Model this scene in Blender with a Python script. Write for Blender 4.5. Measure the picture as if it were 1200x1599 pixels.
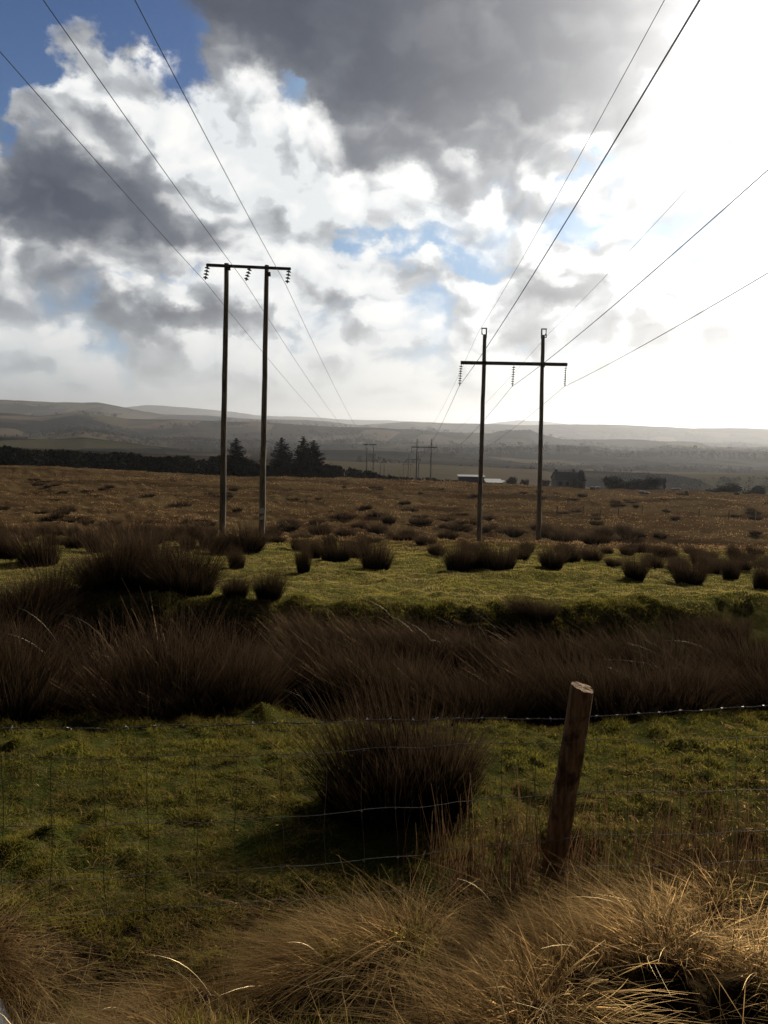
import bpy, math, random
import numpy as np
from mathutils import Matrix, Vector
R = math.radians
random.seed(7)
rng = np.random.default_rng(11)
for o in list(bpy.data.objects): bpy.data.objects.remove(o)
scene = bpy.context.scene
COL = scene.collection

# ------------------------------------------------------------------ camera
FPX = 1180.0; CX, CY = 600.0, 799.5
EYE = np.array([0.0, 0.0, 1.6])
PITCH, ROLL = 6.6, 1.2
cam_d = bpy.data.cameras.new('camera'); cam = bpy.data.objects.new('camera', cam_d); COL.objects.link(cam)
cam_d.sensor_fit = 'HORIZONTAL'; cam_d.sensor_width = 36; cam_d.lens = 36*FPX/1200
cam_d.clip_start = 0.05; cam_d.clip_end = 60000
CM = Matrix.Rotation(R(90-PITCH), 4, 'X') @ Matrix.Rotation(R(ROLL), 4, 'Z')
cam.matrix_world = Matrix.Translation(EYE.tolist()) @ CM
scene.camera = cam
CR = np.array(CM.to_3x3())

# ------------------------------------------------------------------ sun, exposure
SUN_AZ, SUN_EL = 33.0, 25.0          # degrees: azimuth to the right of +Y, elevation
sd = np.array([math.sin(R(SUN_AZ))*math.cos(R(SUN_EL)), math.cos(R(SUN_AZ))*math.cos(R(SUN_EL)), math.sin(R(SUN_EL))])
sl = bpy.data.lights.new('sun', 'SUN'); sun = bpy.data.objects.new('sun', sl); COL.objects.link(sun)
sl.energy = 4.9; sl.angle = R(0.6); sl.color = (1.0, .92, .79)
sun.rotation_euler = Vector((-sd).tolist()).to_track_quat('-Z', 'Y').to_euler()
scene.view_settings.view_transform = 'Standard'; scene.view_settings.look = 'None'
scene.cycles.max_bounces = 5; scene.cycles.diffuse_bounces = 2; scene.cycles.glossy_bounces = 1; scene.cycles.transmission_bounces = 2; scene.cycles.volume_bounces = 0
scene.view_settings.exposure = 0.0; scene.view_settings.gamma = 1.0

def ray(px, py):
    c = CR @ np.array([(px-CX)/FPX, (CY-py)/FPX, -1.0])
    return c/np.linalg.norm(c)
def azel(px, py):
    d = ray(px, py); return math.atan2(d[0], d[1]), math.asin(d[2])
def at(px, py, Y):
    d = ray(px, py); return EYE + d*(Y/d[1])
def atr(px, py, r):
    d = ray(px, py); return EYE + d*(r/math.hypot(d[0], d[1]))

# ------------------------------------------------------------------ world: Nishita sky under procedural clouds
world = bpy.data.worlds.new('World'); scene.world = world; world.use_nodes = True
class S:
    """tiny expression wrapper round shader math nodes"""
    nt = None
    def __init__(s, v): s.v = v
    @staticmethod
    def m(op, *a, clamp=False):
        n = S.nt.nodes.new('ShaderNodeMath'); n.operation = op; n.use_clamp = clamp
        for i, x in enumerate(a):
            if isinstance(x, S): S.nt.links.new(x.v, n.inputs[i])
            else: n.inputs[i].default_value = float(x)
        return S(n.outputs[0])
    def __add__(s, o): return S.m('ADD', s, o)
    __radd__ = __add__
    def __sub__(s, o): return S.m('SUBTRACT', s, o)
    def __rsub__(s, o): return S.m('SUBTRACT', o, s)
    def __mul__(s, o): return S.m('MULTIPLY', s, o)
    __rmul__ = __mul__
    def __truediv__(s, o): return S.m('DIVIDE', s, o)
    def clamp(s): return S.m('ADD', s, 0.0, clamp=True)
    def smooth(s, a, b, lo=0.0, hi=1.0):
        n = S.nt.nodes.new('ShaderNodeMapRange'); n.interpolation_type = 'SMOOTHSTEP'
        S.nt.links.new(s.v, n.inputs[0]); n.inputs[1].default_value = a; n.inputs[2].default_value = b
        n.inputs[3].default_value = lo; n.inputs[4].default_value = hi
        return S(n.outputs[0])
def vec(x, y, z=0.0):
    n = S.nt.nodes.new('ShaderNodeCombineXYZ')
    for i, a in enumerate((x, y, z)):
        if isinstance(a, S): S.nt.links.new(a.v, n.inputs[i])
        else: n.inputs[i].default_value = a
    return n.outputs[0]
def noise(v, scale, detail=6, rough=.55, dist=0.0, out=0, lac=2.0, dim='3D'):
    n = S.nt.nodes.new('ShaderNodeTexNoise'); n.noise_dimensions = dim
    n.inputs['Scale'].default_value = scale; n.inputs['Detail'].default_value = detail
    n.inputs['Roughness'].default_value = rough; n.inputs['Distortion'].default_value = dist
    n.inputs['Lacunarity'].default_value = lac
    if v is not None: S.nt.links.new(v, n.inputs['Vector'])
    return S(n.outputs[0]) if out == 0 else n.outputs[1]
def voro(v, scale, detail=2, rough=.5):
    n = S.nt.nodes.new('ShaderNodeTexVoronoi'); n.feature = 'SMOOTH_F1'; n.voronoi_dimensions = '2D'
    n.inputs['Scale'].default_value = scale; n.inputs['Smoothness'].default_value = .6
    n.inputs['Detail'].default_value = detail; n.inputs['Roughness'].default_value = rough
    S.nt.links.new(v, n.inputs['Vector'])
    return S(n.outputs['Distance'])
def mixc(f, a, b, mode='MIX'):
    n = S.nt.nodes.new('ShaderNodeMix'); n.data_type = 'RGBA'; n.blend_type = mode; n.clamp_factor = True
    if isinstance(f, S): S.nt.links.new(f.v, n.inputs[0])
    else: n.inputs[0].default_value = f
    for k, c in ((6, a), (7, b)):
        if isinstance(c, tuple): n.inputs[k].default_value = (*c, 1)
        else: S.nt.links.new(c, n.inputs[k])
    return n.outputs[2]
def scalec(c, f):
    n = S.nt.nodes.new('ShaderNodeVectorMath'); n.operation = 'SCALE'
    if isinstance(c, tuple): n.inputs[0].default_value = c
    else: S.nt.links.new(c, n.inputs[0])
    if isinstance(f, S): S.nt.links.new(f.v, n.inputs['Scale'])
    else: n.inputs['Scale'].default_value = f
    return n.outputs[0]
def addc(a, b):
    n = S.nt.nodes.new('ShaderNodeVectorMath'); n.operation = 'ADD'
    S.nt.links.new(a, n.inputs[0]); S.nt.links.new(b, n.inputs[1]); return n.outputs[0]

def build_world():
    nt = world.node_tree; nt.nodes.clear(); S.nt = nt
    tc = nt.nodes.new('ShaderNodeTexCoord')
    sx = nt.nodes.new('ShaderNodeSeparateXYZ'); nt.links.new(tc.outputs['Generated'], sx.inputs[0])
    x, y, z = (S(sx.outputs[i]) for i in range(3))
    az = S.m('ARCTAN2', x, y); el = S.m('ARCSINE', z)
    sky = nt.nodes.new('ShaderNodeTexSky'); sky.sky_type = 'NISHITA'; sky.sun_disc = False
    sky.sun_elevation = R(SUN_EL); sky.sun_rotation = R(SUN_AZ); sky.altitude = 100
    sky.air_density = 1.0; sky.dust_density = 0.4; sky.ozone_density = 3.0
    base = vec(az, el*1.35, 0.0)
    # billow displacement of the cloud outlines, in several octaves
    wn = noise(base, 5.5, 8, .56, 0.0, out=1, lac=2.1, dim='2D')
    sw = nt.nodes.new('ShaderNodeSeparateXYZ'); nt.links.new(wn, sw.inputs[0])
    wx, wy = S(sw.outputs[0])-.5, S(sw.outputs[1])-.5
    az2 = az + wx*0.30; el2 = el + wy*0.22
    f1 = noise(vec(az+wx*.12, el*1.5+wy*.12, 3.7), 6.6, 8, .50, dim='2D')
    puff = voro(vec(az + wx*.10, el*1.4 + wy*.10, 1.3), 13.0, 2, .45)
    # same relief sampled a little nearer the sun: gives each billow a lit and a shaded side
    ox, oy = 0.016, 0.020
    f2 = noise(vec(az+ox+wx*.12, (el+oy)*1.5+wy*.12, 3.7), 6.6, 8, .50, dim='2D')
    puff2 = voro(vec(az + wx*.10 + ox, (el+oy)*1.4 + wy*.10, 1.3), 13.0, 2, .45)
    relief = (f1-f2)*2.5 + (puff2-puff)*1.5
    def blobs(lst, A=az2, E=el2):
        acc = None
        for px, py, rx, ry, a in lst:
            a0, e0 = azel(px, py)
            u = (A-a0)*(FPX/rx); v = (E-e0)*(FPX/ry)
            g = S.m('EXPONENT', (u*u+v*v)*-1.0)*a
            acc = g if acc is None else acc+g
        return acc
    holes = blobs([(150,60,150,75,1.2),(25,120,75,75,.85),(250,0,130,70,.55),(20,215,30,55,.25),(470,190,62,34,1.0),(395,170,50,30,.3),
                   (570,335,26,40,.6),(620,385,60,20,.4),(560,405,60,30,.4),(210,492,50,26,.62),(325,455,45,30,.45),
                   (905,262,42,22,.6),(930,350,110,32,.5),(740,395,70,18,.35),(560,470,50,40,.3),(500,545,60,18,.2)])
    fills = blobs([(640,20,330,110,1.2),(900,80,200,120,.8),(130,130,70,55,.8),(330,250,120,110,.7),(440,320,90,80,.6),(100,300,180,80,.7),(250,480,60,12,.2),(640,440,80,25,.5),(850,450,110,55,.7),(500,430,60,60,.5),(300,540,120,45,.5),(680,190,140,60,.5)])
    F = fills - holes*.95 + (f1-.5)*1.35 - (puff-.35)*.5 + .52
    cov = F.smooth(-.16, .34)
    dk = blobs([(640,10,430,135,2.2),(420,60,190,75,.95),(900,60,190,150,.7),(700,190,120,70,.55),(30,320,230,75,1.5),(230,345,180,46,.95),(60,250,90,50,.3),
                (360,350,130,70,.1),(300,170,90,70,-.6),(390,250,140,100,-.6),(480,330,110,90,-.5),(290,518,130,24,1.3),(60,470,130,35,.45),(130,430,90,30,.25),(860,450,80,50,.6),(215,255,70,50,.35),(650,470,70,16,.15),
                (620,250,90,40,.35),(210,0,150,40,.35)], az + wx*.15, el + wy*.15)
    lit = relief
    thick = F.smooth(.25, 1.5)                                        # thick clouds darken towards their middle
    D = S.m('SUBTRACT', 1.0, S.m('EXPONENT', S.m('MAXIMUM', dk*(1.0+(f1-.5)*.9)+thick*.05-lit*(.85-(dk*.55).clamp()*.62), 0.0)*-1.35))
    # sky near the horizon is milky
    eh = S.m('MAXIMUM', el, 0.0)*11.5; hz = S.m('EXPONENT', eh*eh*-1.0)
    bright = (.80, .83, .85); dark = (.018, .033, .072)
    cloud = mixc(D, bright, dark)
    cloud = mixc((lit*1.2+.1).clamp()*(1.0-D), cloud, (1.0, 1.0, .98))
    blue = mixc(1.0, scalec(sky.outputs[0], 0.085), (.02, .25, .58), 'MULTIPLY')
    haze_f = S.m('EXPONENT', S.m('MAXIMUM', el, 0.0)*-5.0)
    blue = mixc(S.m('MAXIMUM', haze_f*.9, az.smooth(-.34, .02)*.62), blue, (.42, .64, .84))
    col = mixc(cov, blue, cloud)
    hzcol = mixc(az.smooth(-.5, .3), (.50, .54, .56), (.80, .80, .76))
    streak = noise(vec(az*1.2, el*11.0, 8.0), 4.0, 4, .5, dim='2D')
    col = mixc(hz*1.0*(.72+streak*.5), col, scalec(hzcol, streak*.35+.82))
    # glow of the sun through thin cloud
    dp = S.m('ADD', x*float(sd[0])+y*float(sd[1]), z*float(sd[2]))
    th = S.m('ARCCOSINE', S.m('MINIMUM', dp, .99999))
    g = S.m('EXPONENT', (th*th)*-(1/R(8.0)**2))*4.0 + S.m('EXPONENT', (th*th)*-(1/R(15.5)**2))*1.3
    g2 = S.m('EXPONENT', (th*th)*-(1/R(27)**2))*.11
    g = g*(1.0-D*.35) + g2*(1.0-D*.5)
    col = addc(col, scalec((1.0, .975, .93), g))
    # unseen sky behind and overhead is darkened to dim the light on the ground
    dim = S.m('ABSOLUTE', az-.12).smooth(.60, 1.1, 1.0, .0) * el.smooth(.55, .75, 1.0, .0)
    over = scalec((.030, .034, .044), f1*1.2+.4)
    col = mixc(dim, over, col)
    bg = nt.nodes.new('ShaderNodeBackground'); out = nt.nodes.new('ShaderNodeOutputWorld')
    nt.links.new(col, bg.inputs[0]); bg.inputs[1].default_value = 1.0
    nt.links.new(bg.outputs[0], out.inputs[0])
build_world()
try:
    world.cycles.sampling_method = 'MANUAL'; world.cycles.sample_map_resolution = 512
except Exception: pass

# ------------------------------------------------------------------ helpers
def tag(o, label=None, cat=None, group=None, kind=None):
    if label: o['label'] = label
    if cat: o['category'] = cat
    if group: o['group'] = group
    if kind: o['kind'] = kind
    return o
def empty(name, loc):
    o = bpy.data.objects.new(name, None); COL.objects.link(o); o.location = tuple(float(a) for a in loc)
    o.empty_display_size = .2; return o
def mesh_obj(name, V, F, mat, parent=None, smooth=False, origin=None):
    """V, F -> one linked mesh object; world coordinates, moved to parent's/own origin"""
    V = np.asarray(V, dtype=np.float64).reshape(-1, 3)
    off = np.zeros(3)
    if parent is not None: off = world_loc(parent)
    if origin is not None: off = np.array(origin, dtype=float)
    me = bpy.data.meshes.new(name)
    if isinstance(F, np.ndarray):
        k = F.shape[1]; n = len(F)
        me.vertices.add(len(V)); me.vertices.foreach_set('co', (V-off).astype(np.float32).ravel())
        me.loops.add(n*k); me.loops.foreach_set('vertex_index', F.astype(np.int32).ravel())
        me.polygons.add(n); me.polygons.foreach_set('loop_start', np.arange(0, n*k, k, dtype=np.int32))
        try: me.polygons.foreach_set('loop_total', np.full(n, k, dtype=np.int32))
        except Exception: pass
        me.update(calc_edges=True)
    else:
        me.from_pydata((V-off).tolist(), [], F); me.update()
    if smooth: me.polygons.foreach_set('use_smooth', np.ones(len(me.polygons), dtype=bool))
    o = bpy.data.objects.new(name, me); COL.objects.link(o)
    if mat: me.materials.append(mat)
    if parent is not None: o.parent = parent
    elif origin is not None: o.location = tuple(float(a) for a in origin)
    return o
def world_loc(o):
    l = np.array(o.location, dtype=float)
    return l + (world_loc(o.parent) if o.parent else 0)
def attr(o, name, arr):
    a = o.data.attributes.new(name, 'FLOAT', 'POINT'); a.data.foreach_set('value', np.asarray(arr, dtype=np.float32))
class MB:
    def __init__(s): s.V = []; s.F = []
    def add(s, V, F):
        b = len(s.V); s.V += [tuple(v) for v in V]; s.F += [tuple(i+b for i in f) for f in F]
    def box(s, c, sz, ax=None):
        ax = np.eye(3) if ax is None else np.array(ax); c = np.array(c, float)
        P = [c + ax[0]*sz[0]/2*i + ax[1]*sz[1]/2*j + ax[2]*sz[2]/2*k for i in (-1,1) for j in (-1,1) for k in (-1,1)]
        s.add(P, [(0,1,3,2),(4,6,7,5),(0,4,5,1),(2,3,7,6),(0,2,6,4),(1,5,7,3)])
    def tube(s, pts, rad, n=8, cap=True, jit=0.0):
        pts = np.array(pts, float); rad = np.broadcast_to(rad, (len(pts),))
        T = np.gradient(pts, axis=0); T /= np.linalg.norm(T, axis=1)[:, None]+1e-12
        up = np.array([0,0,1.]) if abs(T[0][2]) < .8 else np.array([0,1.,0])
        V = []
        for i, p in enumerate(pts):
            a = np.cross(T[i], up); a /= np.linalg.norm(a); b = np.cross(T[i], a)
            for k in range(n):
                r = rad[i]*(1+jit*random.uniform(-1, 1))
                V.append(p + r*(a*math.cos(2*math.pi*k/n)+b*math.sin(2*math.pi*k/n)))
        F = [(i*n+k, i*n+(k+1)%n, (i+1)*n+(k+1)%n, (i+1)*n+k) for i in range(len(pts)-1) for k in range(n)]
        if cap: F += [tuple(range(n-1, -1, -1)), tuple((len(pts)-1)*n+k for k in range(n))]
        s.add(V, F)
    def build(s, name, mat, parent=None, smooth=False, origin=None): return mesh_obj(name, s.V, s.F, mat, parent, smooth, origin)

# value noise, vectorised
_P = rng.random((256, 256))
def vn(x, y):
    xi = np.floor(x).astype(int); yi = np.floor(y).astype(int); u = x-xi; v = y-yi
    u = u*u*(3-2*u); v = v*v*(3-2*v)
    a = _P[xi & 255, yi & 255]; b = _P[(xi+1) & 255, yi & 255]; c = _P[xi & 255, (yi+1) & 255]; d = _P[(xi+1) & 255, (yi+1) & 255]
    return (a*(1-u)+b*u)*(1-v)+(c*(1-u)+d*u)*v
def fbm(x, y, s, o=4, g=.5):
    t = 0; a = 1; n = 0
    for i in range(o):
        t = t + a*vn(x/s*2**i+17.3*i+300, y/s*2**i+5.1*i+300); n += a; a *= g
    return t/n
def sstep(x, a, b):
    t = np.clip((x-a)/(b-a), 0, 1); return t*t*(3-2*t)

# ------------------------------------------------------------------ materials
def new_mat(name):
    m = bpy.data.materials.new(name); m.use_nodes = True; nt = m.node_tree; nt.nodes.clear(); S.nt = nt
    out = nt.nodes.new('ShaderNodeOutputMaterial'); return m, nt, out
def pri(nt, out, col, rough=.8, spec=.3, metal=0.0, bump=None, bdist=.01):
    p = nt.nodes.new('ShaderNodeBsdfPrincipled')
    if isinstance(col, tuple): p.inputs['Base Color'].default_value = (*col, 1)
    else: nt.links.new(col, p.inputs['Base Color'])
    if isinstance(rough, S): nt.links.new(rough.v, p.inputs['Roughness'])
    else: p.inputs['Roughness'].default_value = rough
    p.inputs['Specular IOR Level'].default_value = spec; p.inputs['Metallic'].default_value = metal
    if bump is not None:
        b = nt.nodes.new('ShaderNodeBump'); b.inputs['Distance'].default_value = bdist; b.inputs['Strength'].default_value = 1
        nt.links.new(bump.v, b.inputs['Height']); nt.links.new(b.outputs[0], p.inputs['Normal'])
    nt.links.new(p.outputs[0], out.inputs[0]); return p
def objco(nt, k='Object'):
    return nt.nodes.new('ShaderNodeTexCoord').outputs[k]
def geopos(nt):
    return nt.nodes.new('ShaderNodeNewGeometry').outputs['Position']
def attrs(nt, n):
    a = nt.nodes.new('ShaderNodeAttribute'); a.attribute_name = n; return S(a.outputs['Fac'])
def leafmat(name, c_lo, c_hi, c_tip=None, tipw=.6, trans=.35, spec=.25, rough=.55, patch=None, c_base_shade=None):
    """two-sided blade: diffuse + translucent; colour varies blade to blade ('tone') and to the tip ('t')"""
    m, nt, out = new_mat(name)
    tone = attrs(nt, 'tone'); col = mixc(tone, c_lo, c_hi)
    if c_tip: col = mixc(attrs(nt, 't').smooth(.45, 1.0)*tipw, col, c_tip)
    if c_base_shade: col = mixc(attrs(nt, 't').smooth(.15, .62), c_base_shade, col)  # dark stem foot; shade inside the clump is painted into this colour
    if patch:
        pm = nt.nodes.new('ShaderNodeMapping'); pm.inputs['Scale'].default_value = (patch[3] if len(patch) > 3 else 1, 1, 1); nt.links.new(geopos(nt), pm.inputs[0])
        pn = noise(pm.outputs[0], patch[1], 5, .65).smooth(.42, .62)
        col = mixc(pn*patch[2], col, patch[0])
    df = nt.nodes.new('ShaderNodeBsdfDiffuse'); nt.links.new(col, df.inputs[0])
    gl = nt.nodes.new('ShaderNodeBsdfGlossy'); gl.inputs['Roughness'].default_value = rough; nt.links.new(scalec(col, 3.0), gl.inputs[0])
    p = nt.nodes.new('ShaderNodeMixShader'); p.inputs[0].default_value = spec
    nt.links.new(df.outputs[0], p.inputs[1]); nt.links.new(gl.outputs[0], p.inputs[2])
    t = nt.nodes.new('ShaderNodeBsdfTranslucent'); nt.links.new(col, t.inputs[0])
    mx = nt.nodes.new('ShaderNodeMixShader'); mx.inputs[0].default_value = trans
    nt.links.new(p.outputs[0], mx.inputs[1]); nt.links.new(t.outputs[0], mx.inputs[2]); nt.links.new(mx.outputs[0], out.inputs[0])
    return m
def plain(name, col, rough=.8, spec=.3, metal=0., var=.3, scale=6., bump=0.0):
    m, nt, out = new_mat(name); n = noise(objco(nt), scale, 5, .6)
    c = mixc(n.smooth(.3, .7), tuple(a*(1-var) for a in col), tuple(min(1, a*(1+var)) for a in col))
    pri(nt, out, c, rough, spec, metal, n if bump else None, bump); return m

def ground_mat():
    m, nt, out = new_mat('pasture_and_moor'); P = geopos(nt)
    sx = nt.nodes.new('ShaderNodeSeparateXYZ'); nt.links.new(P, sx.inputs[0]); y = S(sx.outputs[1])
    n1 = noise(P, 1.3, 6, .62); n2 = noise(P, 9.0, 5, .65); n3 = noise(P, .12, 5, .6); n4 = noise(P, 45., 3, .6)
    green = mixc(n1.smooth(.38, .62), (0.0330, 0.0413, 0.0088), (0.0578, 0.0605, 0.0143))
    green = mixc(n2.smooth(.45, .7), green, (0.0825, 0.0660, 0.0248))
    green = mixc(n4.smooth(.5, .75)*.7, green, (0.0165, 0.0193, 0.0055))
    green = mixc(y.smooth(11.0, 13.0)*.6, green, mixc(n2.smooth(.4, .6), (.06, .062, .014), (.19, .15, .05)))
    moor = mixc(n3.smooth(.38, .62), (0.0743, 0.0429, 0.0198), (0.1100, 0.0743, 0.0341))
    mpb = nt.nodes.new('ShaderNodeMapping'); mpb.inputs['Scale'].default_value = (.22, 1.0, 1); nt.links.new(P, mpb.inputs[0])
    band = noise(mpb.outputs[0], .11, 5, .6, .5)
    moor = mixc(band.smooth(.5, .62)*.75, moor, (.030, .018, .009))
    moor = mixc(n1.smooth(.5, .72), moor, (0.0413, 0.0248, 0.0143))
    moor = mixc(.2, moor, (.016, .010, .005)); moor = mixc(n2.smooth(.5, .7)*.5, moor, (0.1375, 0.0990, 0.0495))
    f = (y + (n3-.5)*26.0 + (n1-.5)*8.0).smooth(27.0, 38.0)
    c = mixc(f, green, moor)
    peat = y.smooth(9.6, 10.2)*(1.0-y.smooth(11.35, 11.55))
    dt = y.smooth(7.3, 8.0)*(1.0-y.smooth(10.9, 11.4))
    c = mixc(dt, c, (0.0099, 0.0066, 0.0044))
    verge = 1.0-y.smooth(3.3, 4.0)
    c = mixc(verge, c, mixc(n2.smooth(.4, .6), (0.008, 0.005, 0.003), (0.045, 0.030, 0.014)))  # dark verge soil, with shade between the tussocks partly put into the colour
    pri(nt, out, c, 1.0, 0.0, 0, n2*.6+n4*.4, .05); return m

# ------------------------------------------------------------------ terrain
TY = np.array([-400,-30,-3,0,1.5,2.3,3.2,4.0,5.5,7.1,8.0,9.6,10.9,11.5,13,16,25,34,45,53,70,100,130,165,200,260,330,420])
TZ = np.array([12,1.5,-1.55,-1.62,-1.74,-2.03,-2.42,-2.50,-2.62,-2.84,-3.30,-3.35,-3.10,-2.78,-2.98,-3.42,-4.38,-5.40,-6.95,-8.15,-9.3,-10.35,-11.1,-12.2,-15.2,-20.8,-27.5,-36.])
HOLLOWS = []
MOUNDS = []    # (x, y, rx, ry, h) grassy hummocks on the verge
PEAKS = [(560,1462,2.75,.62,.28),(690,1492,2.45,.26,.22),(980,1412,2.85,.50,.30),(1165,1372,3.0,.40,.35),(345,1425,3.0,.26,.18),(440,1428,3.1,.28,.22),
         (900,1530,2.15,.25,.20),(40,1475,2.95,.35,.2),(-150,1460,2.9,.5,.25),(1400,1380,2.9,.7,.4),(720,1552,1.95,.35,.2)]
def terr(x, y):
    x = np.asarray(x, float); y = np.asarray(y, float)
    yy = y + (fbm(x+40, y*0+3, 2.6, 3)-.5)*2.2*sstep(y, 6.2, 7.6)*(1-sstep(y, 12.0, 15.))
    z = sum(np.interp(yy+d, TY, TZ) for d in (-.12, 0, .12))/3
    z = z - 0.0165*x*np.clip(y, 0, 400)/165*sstep(y, 10, 80)
    near = 1-sstep(y, 26, 40)
    z = z + (fbm(x, y, .55, 4)-.5)*.16*near*sstep(y, 1.5, 4.)
    z = z + (fbm(x+9, y, 2.4, 3)-.5)*.25*sstep(y, 3, 6)
    z = z + (fbm(x, y+70, .22, 3)-.5)*.22*sstep(yy, 10.3, 11.0)*(1-sstep(yy, 11.6, 12.6))
    cl = fbm(x+3, y+11, .17, 3); z = z + np.maximum(cl-.45, 0)*(.03+.24*fbm(x, y, 1.1, 2))*sstep(y, 3.2, 3.8)*(1-sstep(y, 7.2, 8.2))
    cl2 = fbm(x+23, y+1, .42, 3); z = z + np.maximum(cl2-.47, 0)*.22*sstep(y, 11.8, 13)*(1-sstep(y, 32, 40))
    vz = fbm(x+61, y+2, .55, 3, .45); z = z + (np.maximum(vz-.40, 0)*.85-.10)*sstep(y, 1.6, 2.1)*(1-sstep(y, 2.9, 3.3))
    moor = sstep(y, 26, 40)
    z = z + (fbm(x, y, 1.3, 4, .65)-.5)*.85*moor + (fbm(x+90, y, 14., 3)-.5)*1.5*moor*sstep(y, 50, 90)
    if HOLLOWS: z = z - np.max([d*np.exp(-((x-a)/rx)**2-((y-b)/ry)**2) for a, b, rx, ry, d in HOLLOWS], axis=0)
    if MOUNDS: z = z + np.max([h*np.exp(-((x-mx)/rx)**2-((y-my)/ry)**2) for mx, my, rx, ry, h in MOUNDS], axis=0)
    return z + EYE[2]
NEWM = []
for px, py, Y, rx, ry in PEAKS:      # grass on the mound stands some 9 cm above its earth
    p = at(px, py, Y); NEWM.append((p[0], Y, rx, ry, float(np.clip(p[2]-.15-terr(p[0], Y), .02, .34))))
MOUNDS += NEWM
def ground_hit(px, py, rmax=400):
    d = ray(px, py); h = math.hypot(d[0], d[1])
    r = np.geomspace(1.2, rmax, 3000); P = EYE + np.outer(r/h, d)
    below = P[:, 2] < terr(P[:, 0], P[:, 1])
    i = int(np.argmax(below)) if below.any() else len(r)-1
    return P[i]
ground_hit0 = ground_hit
# bare gaps between the tussocks; the dark soil colour there includes their shade
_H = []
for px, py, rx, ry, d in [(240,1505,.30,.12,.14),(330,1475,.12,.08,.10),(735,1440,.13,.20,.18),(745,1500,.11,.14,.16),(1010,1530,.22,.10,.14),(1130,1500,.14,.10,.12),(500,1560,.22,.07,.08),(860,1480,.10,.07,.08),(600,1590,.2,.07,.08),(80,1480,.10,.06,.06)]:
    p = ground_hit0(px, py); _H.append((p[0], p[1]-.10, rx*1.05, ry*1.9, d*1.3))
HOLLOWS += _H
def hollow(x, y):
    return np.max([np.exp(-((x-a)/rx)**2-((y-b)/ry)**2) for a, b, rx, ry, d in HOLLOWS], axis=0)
def polar_sheet(name, rr, aa, zf, mat):
    A, Rr = np.meshgrid(aa, rr); X = np.sin(A)*Rr; Y = np.cos(A)*Rr; Z = zf(X, Y)
    V = np.stack([X, Y, Z], -1).reshape(-1, 3); nr, na = A.shape
    i = np.arange(nr-1)[:, None]*na + np.arange(na-1)[None]; i = i.ravel()
    F = np.stack([i, i+1, i+na+1, i+na], -1)[:, ::-1]
    return mesh_obj(name, V, F, mat, smooth=True)
az_f = np.concatenate([np.linspace(-180, -48, 34)[:-1], np.linspace(-48, 48, 560), np.linspace(48, 180, 34)[1:]])*math.pi/180
M_GROUND = ground_mat()
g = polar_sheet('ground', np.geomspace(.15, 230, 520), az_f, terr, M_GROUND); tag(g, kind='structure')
# strip of wet tarmac at the photographer's feet
M_ROAD = plain('wet_tarmac', (.05, .053, .06), .55, .3, 0, .35, 40, .004)
def road_edge(x): return float(np.interp(x, [-6, -2, -1.4, -1.26, -1.15, -.9, 0, 6], [2.68, 2.64, 2.56, 2.42, 2.2, 1.75, 1.2, 1.2])) + .03*math.sin(x*9)
xs = np.linspace(-6, 6, 120); ys = np.linspace(-3.5, 0, 22)
V = []; F = []
edge = [road_edge(x) for x in xs]
for j in range(10):
    for i, x in enumerate(xs):
        y = -3.5 + (edge[i]+3.5)*j/9; V.append((x, y, float(terr(x, y))+.03))
for j in range(9):
    for i in range(len(xs)-1): a = j*len(xs)+i; F.append((a, a+1, a+1+len(xs), a+len(xs)))
tag(mesh_obj('road', V, F, M_ROAD, smooth=True), kind='structure')

# hills: ridges at several distances, silhouettes read off as (px, py)
RIDGES = [
 (620, 170, [(-500,690),(0,699),(150,706),(350,716),(600,727),(800,735),(1000,742),(1300,748)]),
 (1150,260, [(-500,665),(0,683),(80,684),(130,681),(200,690),(300,700),(420,704),(560,707),(640,709),(700,712),(760,716),(850,722),(1000,728),(1300,730)]),
 (1900,320, [(-500,660),(0,678),(60,680),(123,668),(160,672),(220,683),(300,684),(420,690),(500,700),(600,698),(680,695),(760,697),(830,694),(880,695),(930,698),(960,705),(1000,706),(1060,704),(1300,712)]),
 (3000,520, [(-500,650),(0,645),(60,648),(120,643),(170,649),(200,653),(280,654),(400,658),(500,666),(600,669),(700,674),(765,676),(782,671),(828,671),(850,680),(880,688),(930,689),(1000,688),(1085,689),(1110,697),(1300,699)]),
 (5600,900, [(-500,610),(0,623),(60,627),(150,628),(165,630),(220,641),(260,647),(350,651),(400,654),(480,656),(560,663),(640,658),(700,661),(760,661),(830,664),(900,663),(1000,665),(1080,669),(1300,671)]),
 (11500,1500,[(-500,640),(100,646),(180,638),(230,632),(300,637),(340,641),(400,649),(450,650),(520,654),(560,655),(620,657),(700,660),(760,661),(810,656),(850,658),(900,665),(1300,676)]),
]
RT = []
for r, w, pts in RIDGES:
    a = []; e = []
    for px, py in pts:
        A_, E_ = azel(px, py); a.append(A_); e.append(math.tan(E_))
    RT.append((r, w, np.array(a), np.array(e)))
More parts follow.
